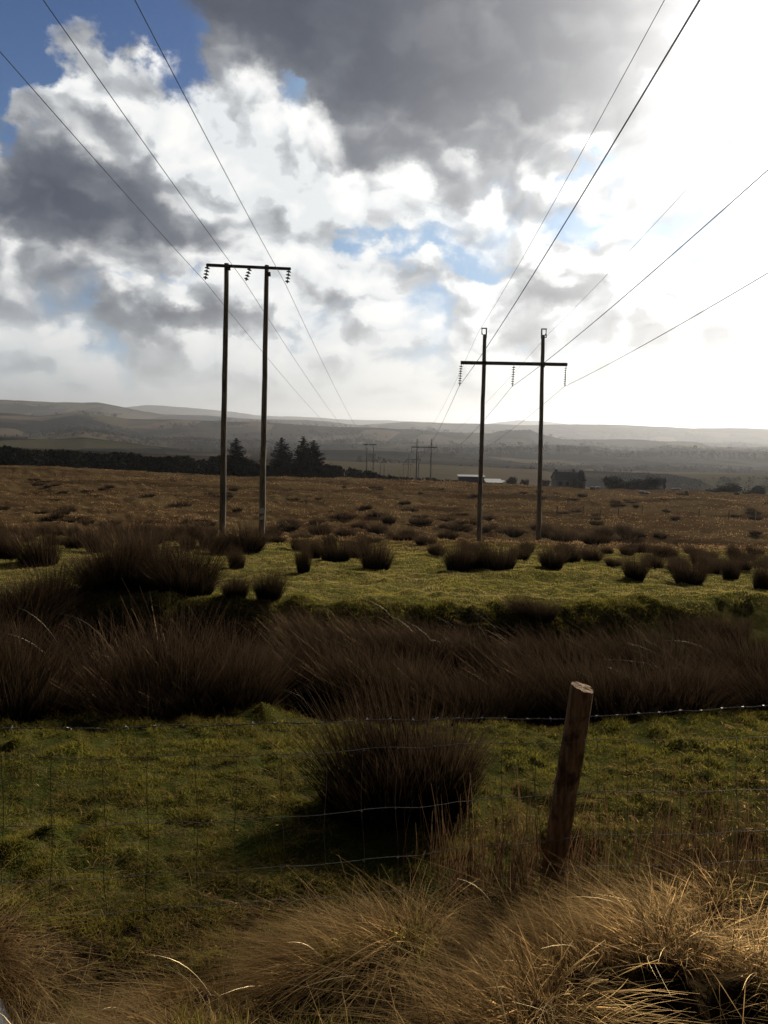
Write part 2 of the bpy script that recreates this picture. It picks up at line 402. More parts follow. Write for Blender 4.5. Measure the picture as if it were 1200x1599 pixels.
def hillz(x, y):
    r = np.hypot(x, y); a = np.arctan2(x, y)
    base = np.interp(r, [170, 230, 300, 420, 800, 2000, 20000], [-18., -20, -26, -37, -46, -60, -90]) - .5*sstep(230-r, 0, 60)*6
    z = base + 0
    for ri, w, ta, te in RT:
        top = ri*np.interp(a, ta, te) + (fbm(a*ri, r*0, w*.35, 4)-.5)*ri*.0022
        b = top - .016*ri*1.2 - (60 if ri > 5000 else 6)
        rel = (r-ri)/w
        zz = np.where(rel < 0, b+(top-b)*np.exp(-rel**2), b + (top-b)*np.exp(-rel**2*.5))
        zz = np.where(np.abs(rel) < 3.2, zz, -1e3)
        z = np.maximum(z, zz)
    z = z + (fbm(x, y, 380, 5, .55)-.5)*26*sstep(r, 400, 1600)
    # keep every ridge from rising above its own silhouette
    return z + EYE[2]
def hill_mat():
    m, nt, out = new_mat('hill_land'); P = geopos(nt)
    n1 = noise(P, .0045, 6, .6, .4); n2 = noise(P, .03, 5, .6); n3 = noise(P, .0014, 4, .5)
    v = nt.nodes.new('ShaderNodeTexVoronoi'); v.inputs['Scale'].default_value = .0075
    mp = nt.nodes.new('ShaderNodeMapping'); mp.inputs['Rotation'].default_value = (0, 0, .5); mp.inputs['Scale'].default_value = (1.0, .45, 1)
    nt.links.new(P, mp.inputs[0]); nt.links.new(mp.outputs[0], v.inputs['Vector'])
    sc = nt.nodes.new('ShaderNodeSeparateColor'); nt.links.new(v.outputs['Color'], sc.inputs[0]); cell = S(sc.outputs[0])
    c = mixc(n1.smooth(.44, .56), (.004, .0035, .003), (.032, .024, .017))
    c = mixc(n2.smooth(.5, .65)*.7, c, (.004, .004, .003))
    c = mixc(cell.smooth(.66, .74)*n3.smooth(.4, .55), c, (.095, .072, .046))
    c = mixc(cell.smooth(.9, .93)*.6, c, (.045, .045, .022))
    pri(nt, out, c, 1.0, 0.0, 0, n2, 4.0); return m
M_HILL = hill_mat()
az_h = np.concatenate([np.linspace(-180, -46, 60)[:-1], np.linspace(-46, 46, 620), np.linspace(46, 180, 60)[1:]])*math.pi/180
tag(polar_sheet('hills', np.geomspace(205, 16000, 300), az_h, hillz, M_HILL), kind='structure')
def land(x, y):
    return float(terr(x, y)) if math.hypot(x, y) < 215 else max(float(hillz(x, y)), float(terr(x, y)) if math.hypot(x, y) < 230 else -1e9)

# ------------------------------------------------------------------ power lines
def wood_mat():
    m, nt, out = new_mat('weathered_pole_wood'); co = objco(nt)
    mp = nt.nodes.new('ShaderNodeMapping'); mp.inputs['Scale'].default_value = (14, 14, .8); nt.links.new(co, mp.inputs[0])
    n = noise(mp.outputs[0], 2.0, 6, .65); n2 = noise(co, .8, 4, .6)
    c = mixc(n.smooth(.35, .65), (.10, .085, .07), (.30, .26, .21)); c = mixc(n2.smooth(.5, .7)*.5, c, (.03, .024, .02))
    pri(nt, out, c, .85, .2, 0, n, .008); return m
M_WOOD = wood_mat()
M_STEEL = plain('painted_steel', (.06, .055, .052), .6, .4, .4, .3)
M_GLASS = plain('insulator_glaze', (.05, .055, .06), .25, .6, 0, .3)
M_WIRE = plain('aluminium_conductor', (.075, .075, .08), .55, .4, .6, .2)
M_PLATE = plain('white_plate', (.55, .55, .53), .5, .4, 0, .12, 30)

def unit(v): v = np.array(v, float); return v/np.linalg.norm(v)
def insulator(top, bot, nd, rad, parent):
    m = MB(); top = np.array(top); bot = np.array(bot); L = np.linalg.norm(bot-top); ax = (bot-top)/L
    m.tube([top, bot], .016, 6)
    s0, s1 = .14, .90
    for k in range(nd):
        c = top+ax*L*(s0+(s1-s0)*k/(nd-1)); h = .055
        m.tube([c-ax*h, c-ax*h*.25, c+ax*.01, c+ax*.03], [.022, rad*.8, rad, .02], 12)
    m.tube([bot-ax*.08, bot+ax*.02], .035, 8)
    return m.build('insulator', M_GLASS, parent, smooth=False)

def portal(tops, bots, armL, armR, hangers, nd, rad, label, shield=False, r_top=.11, r_bot=.17, arm_h=.14, arm_w=.16, plates=None, detail=True, group=None):
    """tops/bots: two pole ends; armL/armR: ends of the crossarm; hangers: three (top, bottom)"""
    root = empty('power_pole', (np.array(bots[0])+np.array(bots[1]))/2)
    tag(root, label, 'utility pole', group)
    for t, b in zip(tops, bots):
        n = 14 if detail else 4; pts = [np.array(b)+(np.array(t)-np.array(b))*k/(n-1) for k in range(n)]
        for k in range(1, n-1): pts[k] = pts[k] + np.array([random.uniform(-1, 1), random.uniform(-1, 1), 0])*.012
        m = MB(); m.tube(pts, np.linspace(r_bot, r_top, n), 14 if detail else 8, jit=.04)
        m.build('pole', M_WOOD, root, smooth=True)
    armL = np.array(armL); armR = np.array(armR); ax = unit(armR-armL); fw = unit(np.cross([0, 0, 1], ax)); up = np.cross(ax, fw)
    m = MB(); m.box((armL+armR)/2 - fw*(r_top+arm_w/2), (np.linalg.norm(armR-armL), arm_w, arm_h), (ax, fw, up))
    m.build('crossarm', M_STEEL, root)
    if detail:
        for t, b in zip(tops, bots):           # through-bolts and bracket straps where the arm meets each pole
            m = MB(); b = np.array(b); t = np.array(t); k = (armL[2]-b[2])/(t[2]-b[2]); c = b+(t-b)*k
            m.tube([c-fw*(r_top+arm_w+.04), c+fw*(r_top+.06)], .025, 8)
            m.box(c-fw*(r_top+arm_w+.008), (.16, .012, arm_h+.08), (ax, fw, up)); m.build('bracket', M_STEEL, root)
    for a, b in hangers:
        off = -fw*(r_top+arm_w/2); a = np.array(a)+off; b = np.array(b)+off
        if detail: insulator(a, b, nd, rad, root)
        else:
            m = MB(); m.tube([a, b], .06, 6); m.build('insulator', M_GLASS, root)
    if shield:
        for i, (t, b) in enumerate(zip(tops, bots)):
            m = MB(); t = np.array(t); s = -1 if i == 0 else 1
            h = .42; w = .30
            base = t - np.array([0, 0, .25])
            p0 = base - ax*s*.10; p1 = p0+np.array([0, 0, h+.2]); p2 = p1+ax*s*w; p3 = p2-np.array([0, 0, .28])
            m.box((p0+p1)/2, (.07, .09, h+.2), (ax, fw, up)); m.box((p1+p2)/2+up*.02, (w+.07, .09, .07), (ax, fw, up))
            m.tube([p2, p3], .03, 6); m.tube([p3, p3-np.array([0, 0, .12])+ax*s*(-.05)], .045, 6)
            if i == 1: m.box(base+ax*s*(w-.08)+np.array([0, 0, h*.45]), (.05, .06, h*.55), (ax, fw, up)); m.tube([base+ax*s*.05+np.array([0,0,.1]), base+ax*s*(w-.08)+np.array([0,0,h*.25])], .03, 6)
            m.build('shield_wire_bracket', M_STEEL, root)
    if plates is not None:
        for p, w, h in plates:
            m = MB(); m.box(p, (w, .012, h), (ax, fw, up)); m.build('number_plate', M_PLATE, root)
    return root
def foot(px, py, Y):
    p = at(px, py, Y); p[2] = terr(p[0], p[1])-.3; return p
G_L = 'two-pole frames of the left power line'; G_R = 'two-pole frames of the right power line'
# left line, nearest frame
YL = 34.0; YLr = 35.2
tops = [at(354, 411, YL), at(417, 414, YLr)]; bots = [foot(347, 838, YL), foot(408.5, 860, YLr-.6)]
arm = (at(320.5, 414.5, YL-.6), at(451, 420.5, YLr+.6))
def armpt(a, t): return a[0]+(a[1]-a[0])*t
hang = []
for t, (bx, by) in ((.012, (318.5, 436)), (.5, (382, 438)), (.985, (446, 442))):
    a = armpt(arm, t) - np.array([0, 0, .05]); b = at(bx, by, a[1]-.05); hang.append((a, b))
pl_ = [(at(409.5, 797, YLr-.6)-np.array([0, .17, 0]), .24, .24), (at(408.8, 808.5, YLr-.6)-np.array([0, .175, 0]), .22, .14)]
portal(tops, bots, arm[0], arm[1], hang, 4, .115, 'nearest left two-pole wooden frame with short four-disc insulators under its top bar', r_top=.10, r_bot=.15, arm_h=.12, arm_w=.12, plates=pl_, group=G_L)
LW = [h[1]-np.array([0, .17, .02]) for h in hang]
# right line, nearest frame
YR = 50.5
topsR = [at(757.5, 522, YR), at(848.5, 523, YR+.4)]; botsR = [foot(748, 851, YR), foot(841, 856, YR+.2)]
armR = (at(719, 566.5, YR-.2), at(884.5, 569.5, YR+.6))
hangR = []
for t, (bx, by) in ((.005, (717.2, 602)), (.497, (799.5, 603)), (.992, (881, 603))):
    a = armpt(armR, t)-np.array([0, 0, .05]); hangR.append((a, at(bx, by, a[1]-.05)))
portal(topsR, botsR, armR[0], armR[1], hangR, 8, .13, 'nearest right two-pole wooden frame, three long insulators under a bar below its pole tops', shield=True, r_top=.12, r_bot=.17, arm_h=.22, arm_w=.16, group=G_R)
RW = [h[1]-np.array([0, .2, .02]) for h in hangR]
SW = [topsR[0]+np.array([-.42, 0, .15]), topsR[1]+np.array([.42, 0, .15])]

def far_frame(xl, xr, ytop, D, army, ax0, ax1, label, group, shield, ins):
    tops = [at(xl, ytop, D), at(xr, ytop+.3, D)]; bots = []
    for t in tops: b = t.copy(); b[2] = land(b[0], b[1])-.5; bots.append(b)
    a = (at(ax0, army, D), at(ax1, army+(ax1-ax0)*.018, D))
    hg = []
    for t in (.01, .5, .99): p = armpt(a, t); hg.append((p, p-np.array([0, 0, ins])))
    portal(tops, bots, a[0], a[1], hg, 4, .1, label, r_top=.15 if D < 300 else .19, r_bot=.22, arm_h=.26, arm_w=.2, detail=False, group=group)
    return [h[1] for h in hg], tops
R2, R2t = far_frame(652, 674.5, 685, 215, 698, 642.5, 683.5, 'second two-pole frame of the right power line, small, standing on the moor edge', G_R, True, 1.6)
R3, R3t = far_frame(638.5, 654.5, 708.5, 330, 717, 634.5, 657.5, 'third two-pole frame of the right power line, seen just behind the second', G_R, True, 1.4)
R4, R4t = far_frame(631, 641.5, 719, 480, 725, 628, 644, 'farthest two-pole frame of the right power line, tiny, among dark trees', G_R, True, 1.2)
L2, L2t = far_frame(573.8, 584, 693, 232, 693.6, 568.5, 588.5, 'second two-pole frame of the left power line, small, by the end of the dark hedge', G_L, False, .7)
L3, L3t = far_frame(594.5, 600.5, 721.5, 370, 722, 592.5, 603.5, 'third two-pole frame of the left power line, tiny, just right of the second', G_L, False, .7)
L4, L4t = far_frame(607.5, 611.5, 728.5, 520, 729, 606, 613, 'farthest two-pole frame of the left power line, barely visible over the trees', G_L, False, .6)

def span(a, b, sag, n):
    t = np.linspace(0, 1, n)[:, None]; a = np.array(a); b = np.array(b)
    return a+(b-a)*t - np.array([0, 0, 1.])*sag*4*t*(1-t)
def to_plane(px, py, P0, d):
    """point on the vertical plane through P0 along the horizontal direction d, seen at (px, py)"""
    r = ray(px, py); n = np.array([d[1], -d[0], 0]); k = np.dot(P0-EYE, n)/np.dot(r, n); return EYE+r*k
WIRES = []
def wire(P0, P2, seen, sag, label, group, far=(), r=.0105, back=60, mid=None):
    """conductor from behind the photographer through the frame at P0 to the far frames"""
    if seen:
        # fit a line (plan) from P0 back towards the viewer along the line's direction
        d = unit(np.array([P2[0]-P0[0], P2[1]-P0[1], 0])); 
        if mid is not None: d = unit([mid, 1, 0])
        Q = to_plane(seen[0], seen[1], P0, d)
        s = np.linalg.norm((P0-Q)[:2])
        slope = (Q[2]-P0[2])/s
        pts = []
        c = .0007
        for u in np.linspace(back+P0[1], 0, 46):
            zz = P0[2] + slope*u + c*u*(u-s)
            pts.append([P0[0]-d[0]*u, P0[1]-d[1]*u, zz])
        pts = np.array(pts)
    else: pts = np.array([P0])
    chain = [P0, P2, *far]
    for a, b, sg in zip(chain[:-1], chain[1:], [sag, sag*.5, sag*.5, sag*.5]):
        pts = np.vstack([pts, span(a, b, sg, 22)[1:]])
    m = MB(); m.tube(pts, r, 5)
    o = m.build('power_cable', M_WIRE, origin=P0); tag(o, label, 'cable', group); WIRES.append(o)
dL = (L2[1]-LW[1]); dL = dL[0]/dL[1]
for i, (seen, nm) in enumerate((((0, 80), 'leftmost'), ((68, 0), 'middle'), ((211, 0), 'rightmost'))):
    wire(LW[i], L2[i], seen, 2.4, f'{nm} of the three thin cables strung along the left power line', 'cables of the left power line', (L3[i], L4[i]), mid=dL)
dR = (R2[1]-RW[1]); dR = dR[0]/dR[1]
for i, (seen, nm) in enumerate((((1093, 0), 'steep dark cable from the left end of the right frame crossbar'), ((1200, 265), 'middle of the three lower cables hanging from the right frame insulators'), ((1200, 426), 'lowest cable, running from the right end of the crossbar off the right edge'))):
    wire(RW[i], R2[i], seen, 3.2, nm, 'cables of the right power line', (R3[i], R4[i]), r=.0145, mid=dR)
for i, (seen, nm) in enumerate((((1038, 0), 'upper cable leading to the top of the left pole of the right frame'), ((1100, 266), 'upper cable to the top of the right frame\'s right pole, fading into the glare'))):
    wire(SW[i], R2t[i], seen, 2.2, nm, 'cables of the right power line', (R3t[i], R4t[i]), r=.0085, mid=dR)

# ------------------------------------------------------------------ fence
M_POST = None
def post_mat():
    m, nt, out = new_mat('old_fence_post_wood'); co = objco(nt)
    mp = nt.nodes.new('ShaderNodeMapping'); mp.inputs['Scale'].default_value = (30, 30, 2.2); nt.links.new(co, mp.inputs[0])
    n = noise(mp.outputs[0], 1.6, 7, .65); n2 = noise(co, 7.0, 5, .6)
    c = mixc(n.smooth(.35, .65), (.15, .088, .045), (.42, .27, .15)); c = mixc(n2.smooth(.5, .66)*.75, c, (.03, .02, .013))
    pri(nt, out, c, .85, .15, 0, n+n2*.5, .014); return m
M_POST = post_mat()
M_RUST = plain('old_galvanised_wire', (.17, .15, .13), .42, .5, .35, .45, 14)
fence = empty('wire_fence', (*at(865, 1390, 3.75)[:2], terr(*at(865, 1390, 3.75)[:2])))
tag(fence, 'old stock fence of sagging barbed wire and square mesh on a leaning round wooden post', 'fence')
YP = 3.75
def post(top, bot, r0, r1, parent, worn=False):
    top = np.array(top); bot = np.array(bot); n = 22; V = []; F = []; k = 24
    ax = unit(top-bot); a = unit(np.cross(ax, [0, 1, 0])); b = np.cross(ax, a)
    for i in range(n):
        t = i/(n-1); c = bot+(top-bot)*t + a*.006*math.sin(t*5)
        for j in range(k):
            th = 2*math.pi*j/k; r = (r0+(r1-r0)*t)*(1+.035*math.sin(3*th+t*2)+.02*math.sin(7*th+1+t*3)+random.uniform(-.012, .012))
            V.append(c+r*(a*math.cos(th)+b*math.sin(th)))
    F = [(i*k+j, i*k+(j+1) % k, (i+1)*k+(j+1) % k, (i+1)*k+j) for i in range(n-1) for j in range(k)]
    # sawn, slightly slanted, split top with a bevel
    tb = (n-1)*k; rim = [np.array(V[tb+j]) for j in range(k)]; c = sum(rim)/k
    for j in range(k): V.append(c+(rim[j]-c)*.93+ax*(.007+.012*math.cos(2*math.pi*j/k))+ax*random.uniform(-.002, .003))
    for j in range(k): V.append(c+(rim[j]-c)*.45+ax*(.008+.006*math.cos(2*math.pi*j/k))+ax*random.uniform(-.003, .003))
    V.append(c+ax*.006)
    t2 = tb+k; t3 = t2+k; L = t3+k
    F += [(tb+j, tb+(j+1) % k, t2+(j+1) % k, t2+j) for j in range(k)]+[(t2+j, t2+(j+1) % k, t3+(j+1) % k, t3+j) for j in range(k)]+[(t3+j, t3+(j+1) % k, L) for j in range(k)]
    return mesh_obj('post', V, F, M_POST, parent, smooth=False)
post(at(908, 1075, YP-.10), at(856, 1400, YP+.05)-np.array([0, 0, .15]), .062, .058, fence)
def strand(pts, Ys, r, name, barbed=False, wob=.004):
    px = [p[0] for p in pts]; xs = np.linspace(px[0], px[-1], 130 if barbed else 90)
    ys = np.interp(xs, px, [p[1] for p in pts]); Yd = np.interp(xs, px, Ys)
    # round the kinks
    k = np.array([1, 2, 3, 2, 1.])/9; ys2 = np.convolve(np.pad(ys, 2, 'edge'), k, 'valid')
    P = np.array([at(a, b, c) for a, b, c in zip(xs, ys2, Yd)]); P[:, 2] += (fbm(xs, xs*0, 55, 3)-.5)*wob*5; return P
def build_fence():
    FY = lambda px: YP-.14 + (px-905)*.00035     # fence runs almost square to the view, wires pass in front of the post
    mB = MB()
    for P in (strand([(-250,1142),(0,1137),(240,1135),(450,1130),(700,1123),(905,1121)], [FY(-250),FY(0),FY(240),FY(450),FY(700),FY(905)], .0015, 'b', True),
              strand([(900,1121),(940,1120),(1000,1114),(1100,1108),(1200,1103),(1500,1090)], [FY(900),FY(940),FY(1000),FY(1100),FY(1200),FY(1500)], .0015, 'b', True)):
        T = np.arange(len(P))*2.2
        tw = np.stack([np.zeros(len(P)), np.cos(T), np.sin(T)], -1)*.0022
        mB.tube(P+tw, .0016, 5); mB.tube(P-tw, .0016, 5)
        acc = 0
        for i in range(1, len(P)):
            acc += np.linalg.norm(P[i]-P[i-1])
            if acc > .105:
                acc = 0
                for s in (-1, 1):
                    d = unit([random.uniform(-.6, .6), random.uniform(-1, 1), random.uniform(-1, 1)])
                    mB.tube([P[i]-d*.015, P[i]+d*.015], [.0009, .0013], 4)
                mB.tube([P[i]-np.array([.006, 0, 0]), P[i]+np.array([.006, 0, 0])], .0042, 6)
    mB.build('barbed_wire', M_RUST, fence)
    rows = [[(-250,1186),(0,1181),(150,1183),(300,1182),(450,1180),(600,1170),(760,1161),(905,1158),(1000,1156),(1200,1152),(1500,1140)],
            [(-250,1300),(0,1290),(200,1286),(350,1285),(480,1274),(560,1268),(680,1258),(780,1246),(905,1238),(1000,1236),(1200,1234),(1500,1225)],
            [(-250,1385),(0,1377),(180,1370),(380,1360),(500,1350),(600,1343),(720,1325),(800,1318),(905,1306),(1000,1304),(1200,1298),(1500,1290)],
            [(-250,1440),(0,1432),(200,1424),(480,1404),(580,1398),(700,1384),(905,1356),(1200,1344),(1500,1330)]]
    m = MB(); rowf = []
    for row in rows:
        P = strand(row, [FY(p[0]) for p in row], .0011, 'w', wob=.006); m.tube(P, .0016, 5)
        rowf.append(row)
    stays = [-210, -140, -70, 4, 80, 163, 230, 308, 368, 442, 508, 567, 620, 680, 735, 785, 837, 884, 935, 980, 1022, 1064, 1107, 1152, 1197, 1240, 1285, 1330, 1380]
    for s in stays:
        pts = []
        for q in range(13):
            t = q/12*3; i = min(int(t), 2); f = t-i
            sx = s + math.sin(s*1.3+q*.8)*2.0*(1 if s < 700 else .6) + (q-6)*.35*math.sin(s*.7)
            y0 = np.interp(sx, [p[0] for p in rowf[i]], [p[1] for p in rowf[i]]); y1 = np.interp(sx, [p[0] for p in rowf[i+1]], [p[1] for p in rowf[i+1]])
            pts.append(at(sx, y0+(y1-y0)*f, FY(s)))
        m.tube(pts, .0016, 5)
        for i in range(4):
            y0 = np.interp(s, [p[0] for p in rowf[i]], [p[1] for p in rowf[i]]); p = at(s+math.sin(s*1.3+i*3.2)*2, y0, FY(s)); m.tube([p-np.array([.005, 0, .0]), p+np.array([.005, 0, .0])], .0028, 5)
    m.build('mesh_wire', M_RUST, fence)
build_fence()

# ------------------------------------------------------------------ blades: one ribbon per stem, all in one mesh
def blades(P, D, G, L, W, segs=4, tone=None, taper=.8):
    N = len(P); t = np.linspace(0, 1, segs+1)
    C = P[:, None]+L[:, None, None]*(D[:, None]*t[None, :, None]+G[:, None]*(t**2)[None, :, None])
    a = rng.random(N)*2*np.pi; Sd = np.stack([np.cos(a), np.sin(a), np.zeros(N)], -1)
    w = W[:, None]*((1-t[None]**1.5)*taper+(1-taper)+.04)*.5
    Vl = C-Sd[:, None]*w[..., None]; Vr = C+Sd[:, None]*w[..., None]
    V = np.stack([Vl, Vr], 2).reshape(-1, 3)
    b = (np.arange(N)[:, None]*(segs+1)+np.arange(segs)[None]).ravel()*2
    F = np.stack([b, b+1, b+3, b+2], -1)
    tn = np.repeat(rng.random(N) if tone is None else tone, (segs+1)*2); tt = np.tile(np.repeat(t, 2), N)
    return V, F, tn, tt
def blade_obj(name, args, mat, origin=None):
    V, F, tn, tt = args; o = mesh_obj(name, V, F, mat, origin=origin); attr(o, 'tone', tn); attr(o, 't', tt); return o

M_RUSH = leafmat('rush_stems', (.007, .006, .003), (.075, .046, .025), (.110, .070, .040), .75, .30, .12, .4, c_base_shade=(.006, .005, .003))  # old dark stem bases, blackened further to stand in for shade
M_STRAW = leafmat('dry_grass', (.045, .024, .008), (.50, .31, .125), (.60, .42, .19), .5, .42, .10, .42, patch=((.07, .036, .012), 2.2, .55))
M_SWARD = leafmat('pasture_grass', (.050, .052, .008), (.28, .235, .035), (.36, .27, .08), .5, .5, .04, .6, patch=((.11, .08, .03), 1.6, .55))
M_SWARD2 = leafmat('bleached_pasture_grass', (.11, .105, .018), (.50, .40, .08), (.58, .44, .15), .5, .5, .05, .6, patch=((.46, .33, .15), .9, .7))
M_MOOR = leafmat('moor_grass', (.16, .082, .03), (.78, .49, .24), None, .5, .45, .04, .6, patch=((.05, .027, .013), .11, .75, .25))
M_STALK = leafmat('dead_stalks', (.05, .029, .014), (.23, .135, .07), None, .5, .25, .35, .45)

def rush_proto(n, R0, H, W, lean=(0, 0), spread=.55, segs=4, jit=1.0):
    a = rng.random(n)*2*np.pi; r = R0*np.sqrt(rng.random(n)); P = np.stack([r*np.cos(a), r*np.sin(a), -.05+0*r], -1)
    out = np.stack([np.cos(a), np.sin(a)], -1)*(r/R0)[:, None]*spread + rng.normal(0, .17*jit, (n, 2)) + np.array(lean)*.5
    D = np.concatenate([out, np.ones((n, 1))], 1); D /= np.linalg.norm(D, axis=1)[:, None]
    G = np.concatenate([out*.35+np.array(lean)*.4+rng.normal(0, .09*jit, (n, 2)), -.07*np.ones((n, 1))], 1)
    lumps = (.62+.62*vn(P[:, 0]*5/R0*.35+50+n, P[:, 1]*5/R0*.35+50))*(.8+.4*vn(a*2.2+60+n, a*0))
    L = H*(.50+.55*rng.random(n)**.8)*lumps*(1-.22*(r/R0)**2); Wd = W*(.5+.9*rng.random(n))
    return blades(P, D, G, L, Wd, segs, tone=rng.random(n)**3)
PROTO = {}
def proto(key, *a, **k):
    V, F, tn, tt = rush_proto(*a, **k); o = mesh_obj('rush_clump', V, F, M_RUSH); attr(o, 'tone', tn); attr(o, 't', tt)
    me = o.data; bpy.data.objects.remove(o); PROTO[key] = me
proto('big', 2600, .42, 1.0, .0062, (-.06, 0), .45, 5)
proto('lean', 2200, .50, 1.0, .0062, (-.17, .03), .40, 5)
proto('up', 1900, .36, 1.0, .0060, (.05, 0), .35, 5)
proto('near', 2400, .30, 1.0, .0036, (.02, -.05), .62, 6)
proto('mid_a', 1100, .55, 1.0, .016, (-.12, 0), .5, 4)
proto('mid_b', 1000, .45, 1.0, .016, (-.05, 0), .6, 4)
proto('mid_c', 900, .65, 1.0, .018, (-.2, 0), .6, 4)
proto('far_a', 260, .6, 1.0, .05, (-.1, 0), .6, 2)
proto('far_b', 240, .8, 1.0, .05, (-.1, 0), .7, 2)
NR = [0]
def rush(key, x, y, h, w, label, group, sink=0.0, z=None):
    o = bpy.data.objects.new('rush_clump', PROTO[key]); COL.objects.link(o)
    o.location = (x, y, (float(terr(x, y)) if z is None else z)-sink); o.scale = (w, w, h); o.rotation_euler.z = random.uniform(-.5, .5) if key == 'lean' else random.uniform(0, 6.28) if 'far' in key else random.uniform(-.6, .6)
    tag(o, label, 'rushes', group); NR[0] += 1; return o

# near clump behind the fence, and the big ditch rushes (px of base centre, depth, height m, width factor)
p = at(612, 1290, 4.75); cx, cy = p[0], 4.75
for dx, dy, h, w, k in ((-.13, 0, .80, 1.0, 'near'),(.14, .05, .82, 1.05, 'near'),(.34, -.02, .76, .85, 'near'),(-.32, .06, .62, .8, 'near'),(.05, .22, .85, 1.0, 'near')):
    pass
o = None
def merged_clump(parts, label, cat='rushes', group=None, name='rush_clump', origin=None):
    Vs, Fs, ts, us = [], [], [], []; n = 0
    for (x, y, h, w, lean, cnt, R0, W, spread) in parts:
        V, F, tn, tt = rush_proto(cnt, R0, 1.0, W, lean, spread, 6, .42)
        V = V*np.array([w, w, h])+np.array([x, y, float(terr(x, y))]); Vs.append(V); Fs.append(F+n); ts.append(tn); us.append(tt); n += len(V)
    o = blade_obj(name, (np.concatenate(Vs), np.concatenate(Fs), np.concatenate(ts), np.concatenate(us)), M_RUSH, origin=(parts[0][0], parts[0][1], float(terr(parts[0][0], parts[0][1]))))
    return tag(o, label, cat, group)
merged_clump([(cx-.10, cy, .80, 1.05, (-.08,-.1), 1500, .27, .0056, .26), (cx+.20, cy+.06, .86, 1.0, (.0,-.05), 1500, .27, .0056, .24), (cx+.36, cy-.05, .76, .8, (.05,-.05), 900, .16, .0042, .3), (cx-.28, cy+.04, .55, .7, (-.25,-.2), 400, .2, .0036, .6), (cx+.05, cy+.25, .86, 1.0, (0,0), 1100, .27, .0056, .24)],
             'dense dark rush clump alone in the pasture just behind the fence, left of its post')

GD = 'tall dark rushes along the ditch'
def rowat(px, Y): return at(px, 1000, Y)[0]
big = [ # key, px, Y, h, w
 ('up',-60,7.0,1.00,1.00,'rushes beside the tall brown clump at the left edge'),
 ('up',30,7.15,1.02,1.05,'tall brown rush clump at the left edge, above the barbed wire'),
 ('big',165,7.75,1.12,1.20,'broad black rush clump in the ditch, second from the left edge'),
 ('big',250,7.7,1.28,1.20,'tallest rush clump of the left ditch group, pale stems on its top'),
 ('big',345,7.8,1.05,1.10,'rush clump on the right of the black left ditch group'),
 ('up',375,7.5,0.78,0.62,'narrow low rush clump at the right foot of the left ditch group'),
 ('lean',470,9.6,0.64,0.78,'leaning rushes behind the gap in the ditch row, centre left'),
 ('lean',530,9.0,1.16,0.94,'leaning rush clump at the centre of the ditch, left of the middle'),
 ('lean',610,8.5,1.16,0.94,'leaning rushes behind the lone pasture clump'),
 ('lean',690,8.2,0.89,0.98,'leaning rush clump right of the lone pasture clump'),
 ('lean',760,8.1,0.98,0.86,'windblown rush clump left of the fence post top'),
 ('lean',880,8.4,1.19,1.01,'windblown rushes just behind the fence post top'),
 ('lean',960,8.1,1.12,1.05,'big windblown rush clump right of the fence post top'),
 ('lean',1045,8.2,1.16,1.01,'big windblown rush clump near the right end of the ditch row'),
 ('up',1090,7.9,0.72,0.80,'low spiky rush clump at the right end of the ditch row'),
 ('lean',1190,9.3,1.10,0.94,'rush clump beside the wet ditch at the right edge'),
 ('lean',1230,8.0,0.68,0.94,'flattened shiny rushes at the right edge'),
 ('lean',1340,8.3,1.21,1.01,'rushes past the right edge of the ditch row'),
 ('up',80,11.4,0.92,1.00,'rush clump on the far bank at upper left, standing apart'),
 ('big',10,10.6,0.90,1.30,'dark rushes on the far bank at the left edge'),
 ('big',175,12.3,1.12,0.98,'left part of the high rush mound on the far bank'),
 ('big',225,12.6,1.25,0.94,'tallest middle part of the high rush mound on the far bank'),
 ('big',290,12.2,1.05,0.98,'right part of the high rush mound on the far bank'),
 ('up',420,11.7,0.55,0.50,'small spiky rush tuft on the far bank, right of the high mound'),
 ('up',368,11.6,0.42,0.45,'smallest spiky tuft on the far bank, beside the high mound'),
 ('lean',835,11.3,0.47,0.55,'small rush tuft breaking the far bank edge right of centre'),
 ('lean',1130,11.2,0.55,0.62,'low rushes on the far bank near the right edge'),
 ('lean',500,10.4,0.62,0.78,'short rushes under the mossy bank edge left of centre'),
 ('lean',690,10.3,0.68,0.78,'short rushes under the mossy bank edge at centre'),
 ('lean',780,10.0,0.64,0.78,'rushes under the mossy bank edge right of centre'),
 ('lean',570,10.2,0.72,0.94,'rushes against the far bank at the centre, left one'),
 ('lean',640,9.9,0.94,0.94,'rushes against the far bank at the centre, right one'),
 ('lean',890,10.1,0.80,0.94,'rushes against the far bank above the fence post'),
 ('up',1080,10.3,0.70,1.20,'upright rushes against the far bank near the right edge'),
 ('lean',1010,10.0,0.88,0.94,'rushes below the peat bank hump at right'),
]
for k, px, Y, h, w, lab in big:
    rush(k, rowat(px, Y), Y, h, w, lab, GD)

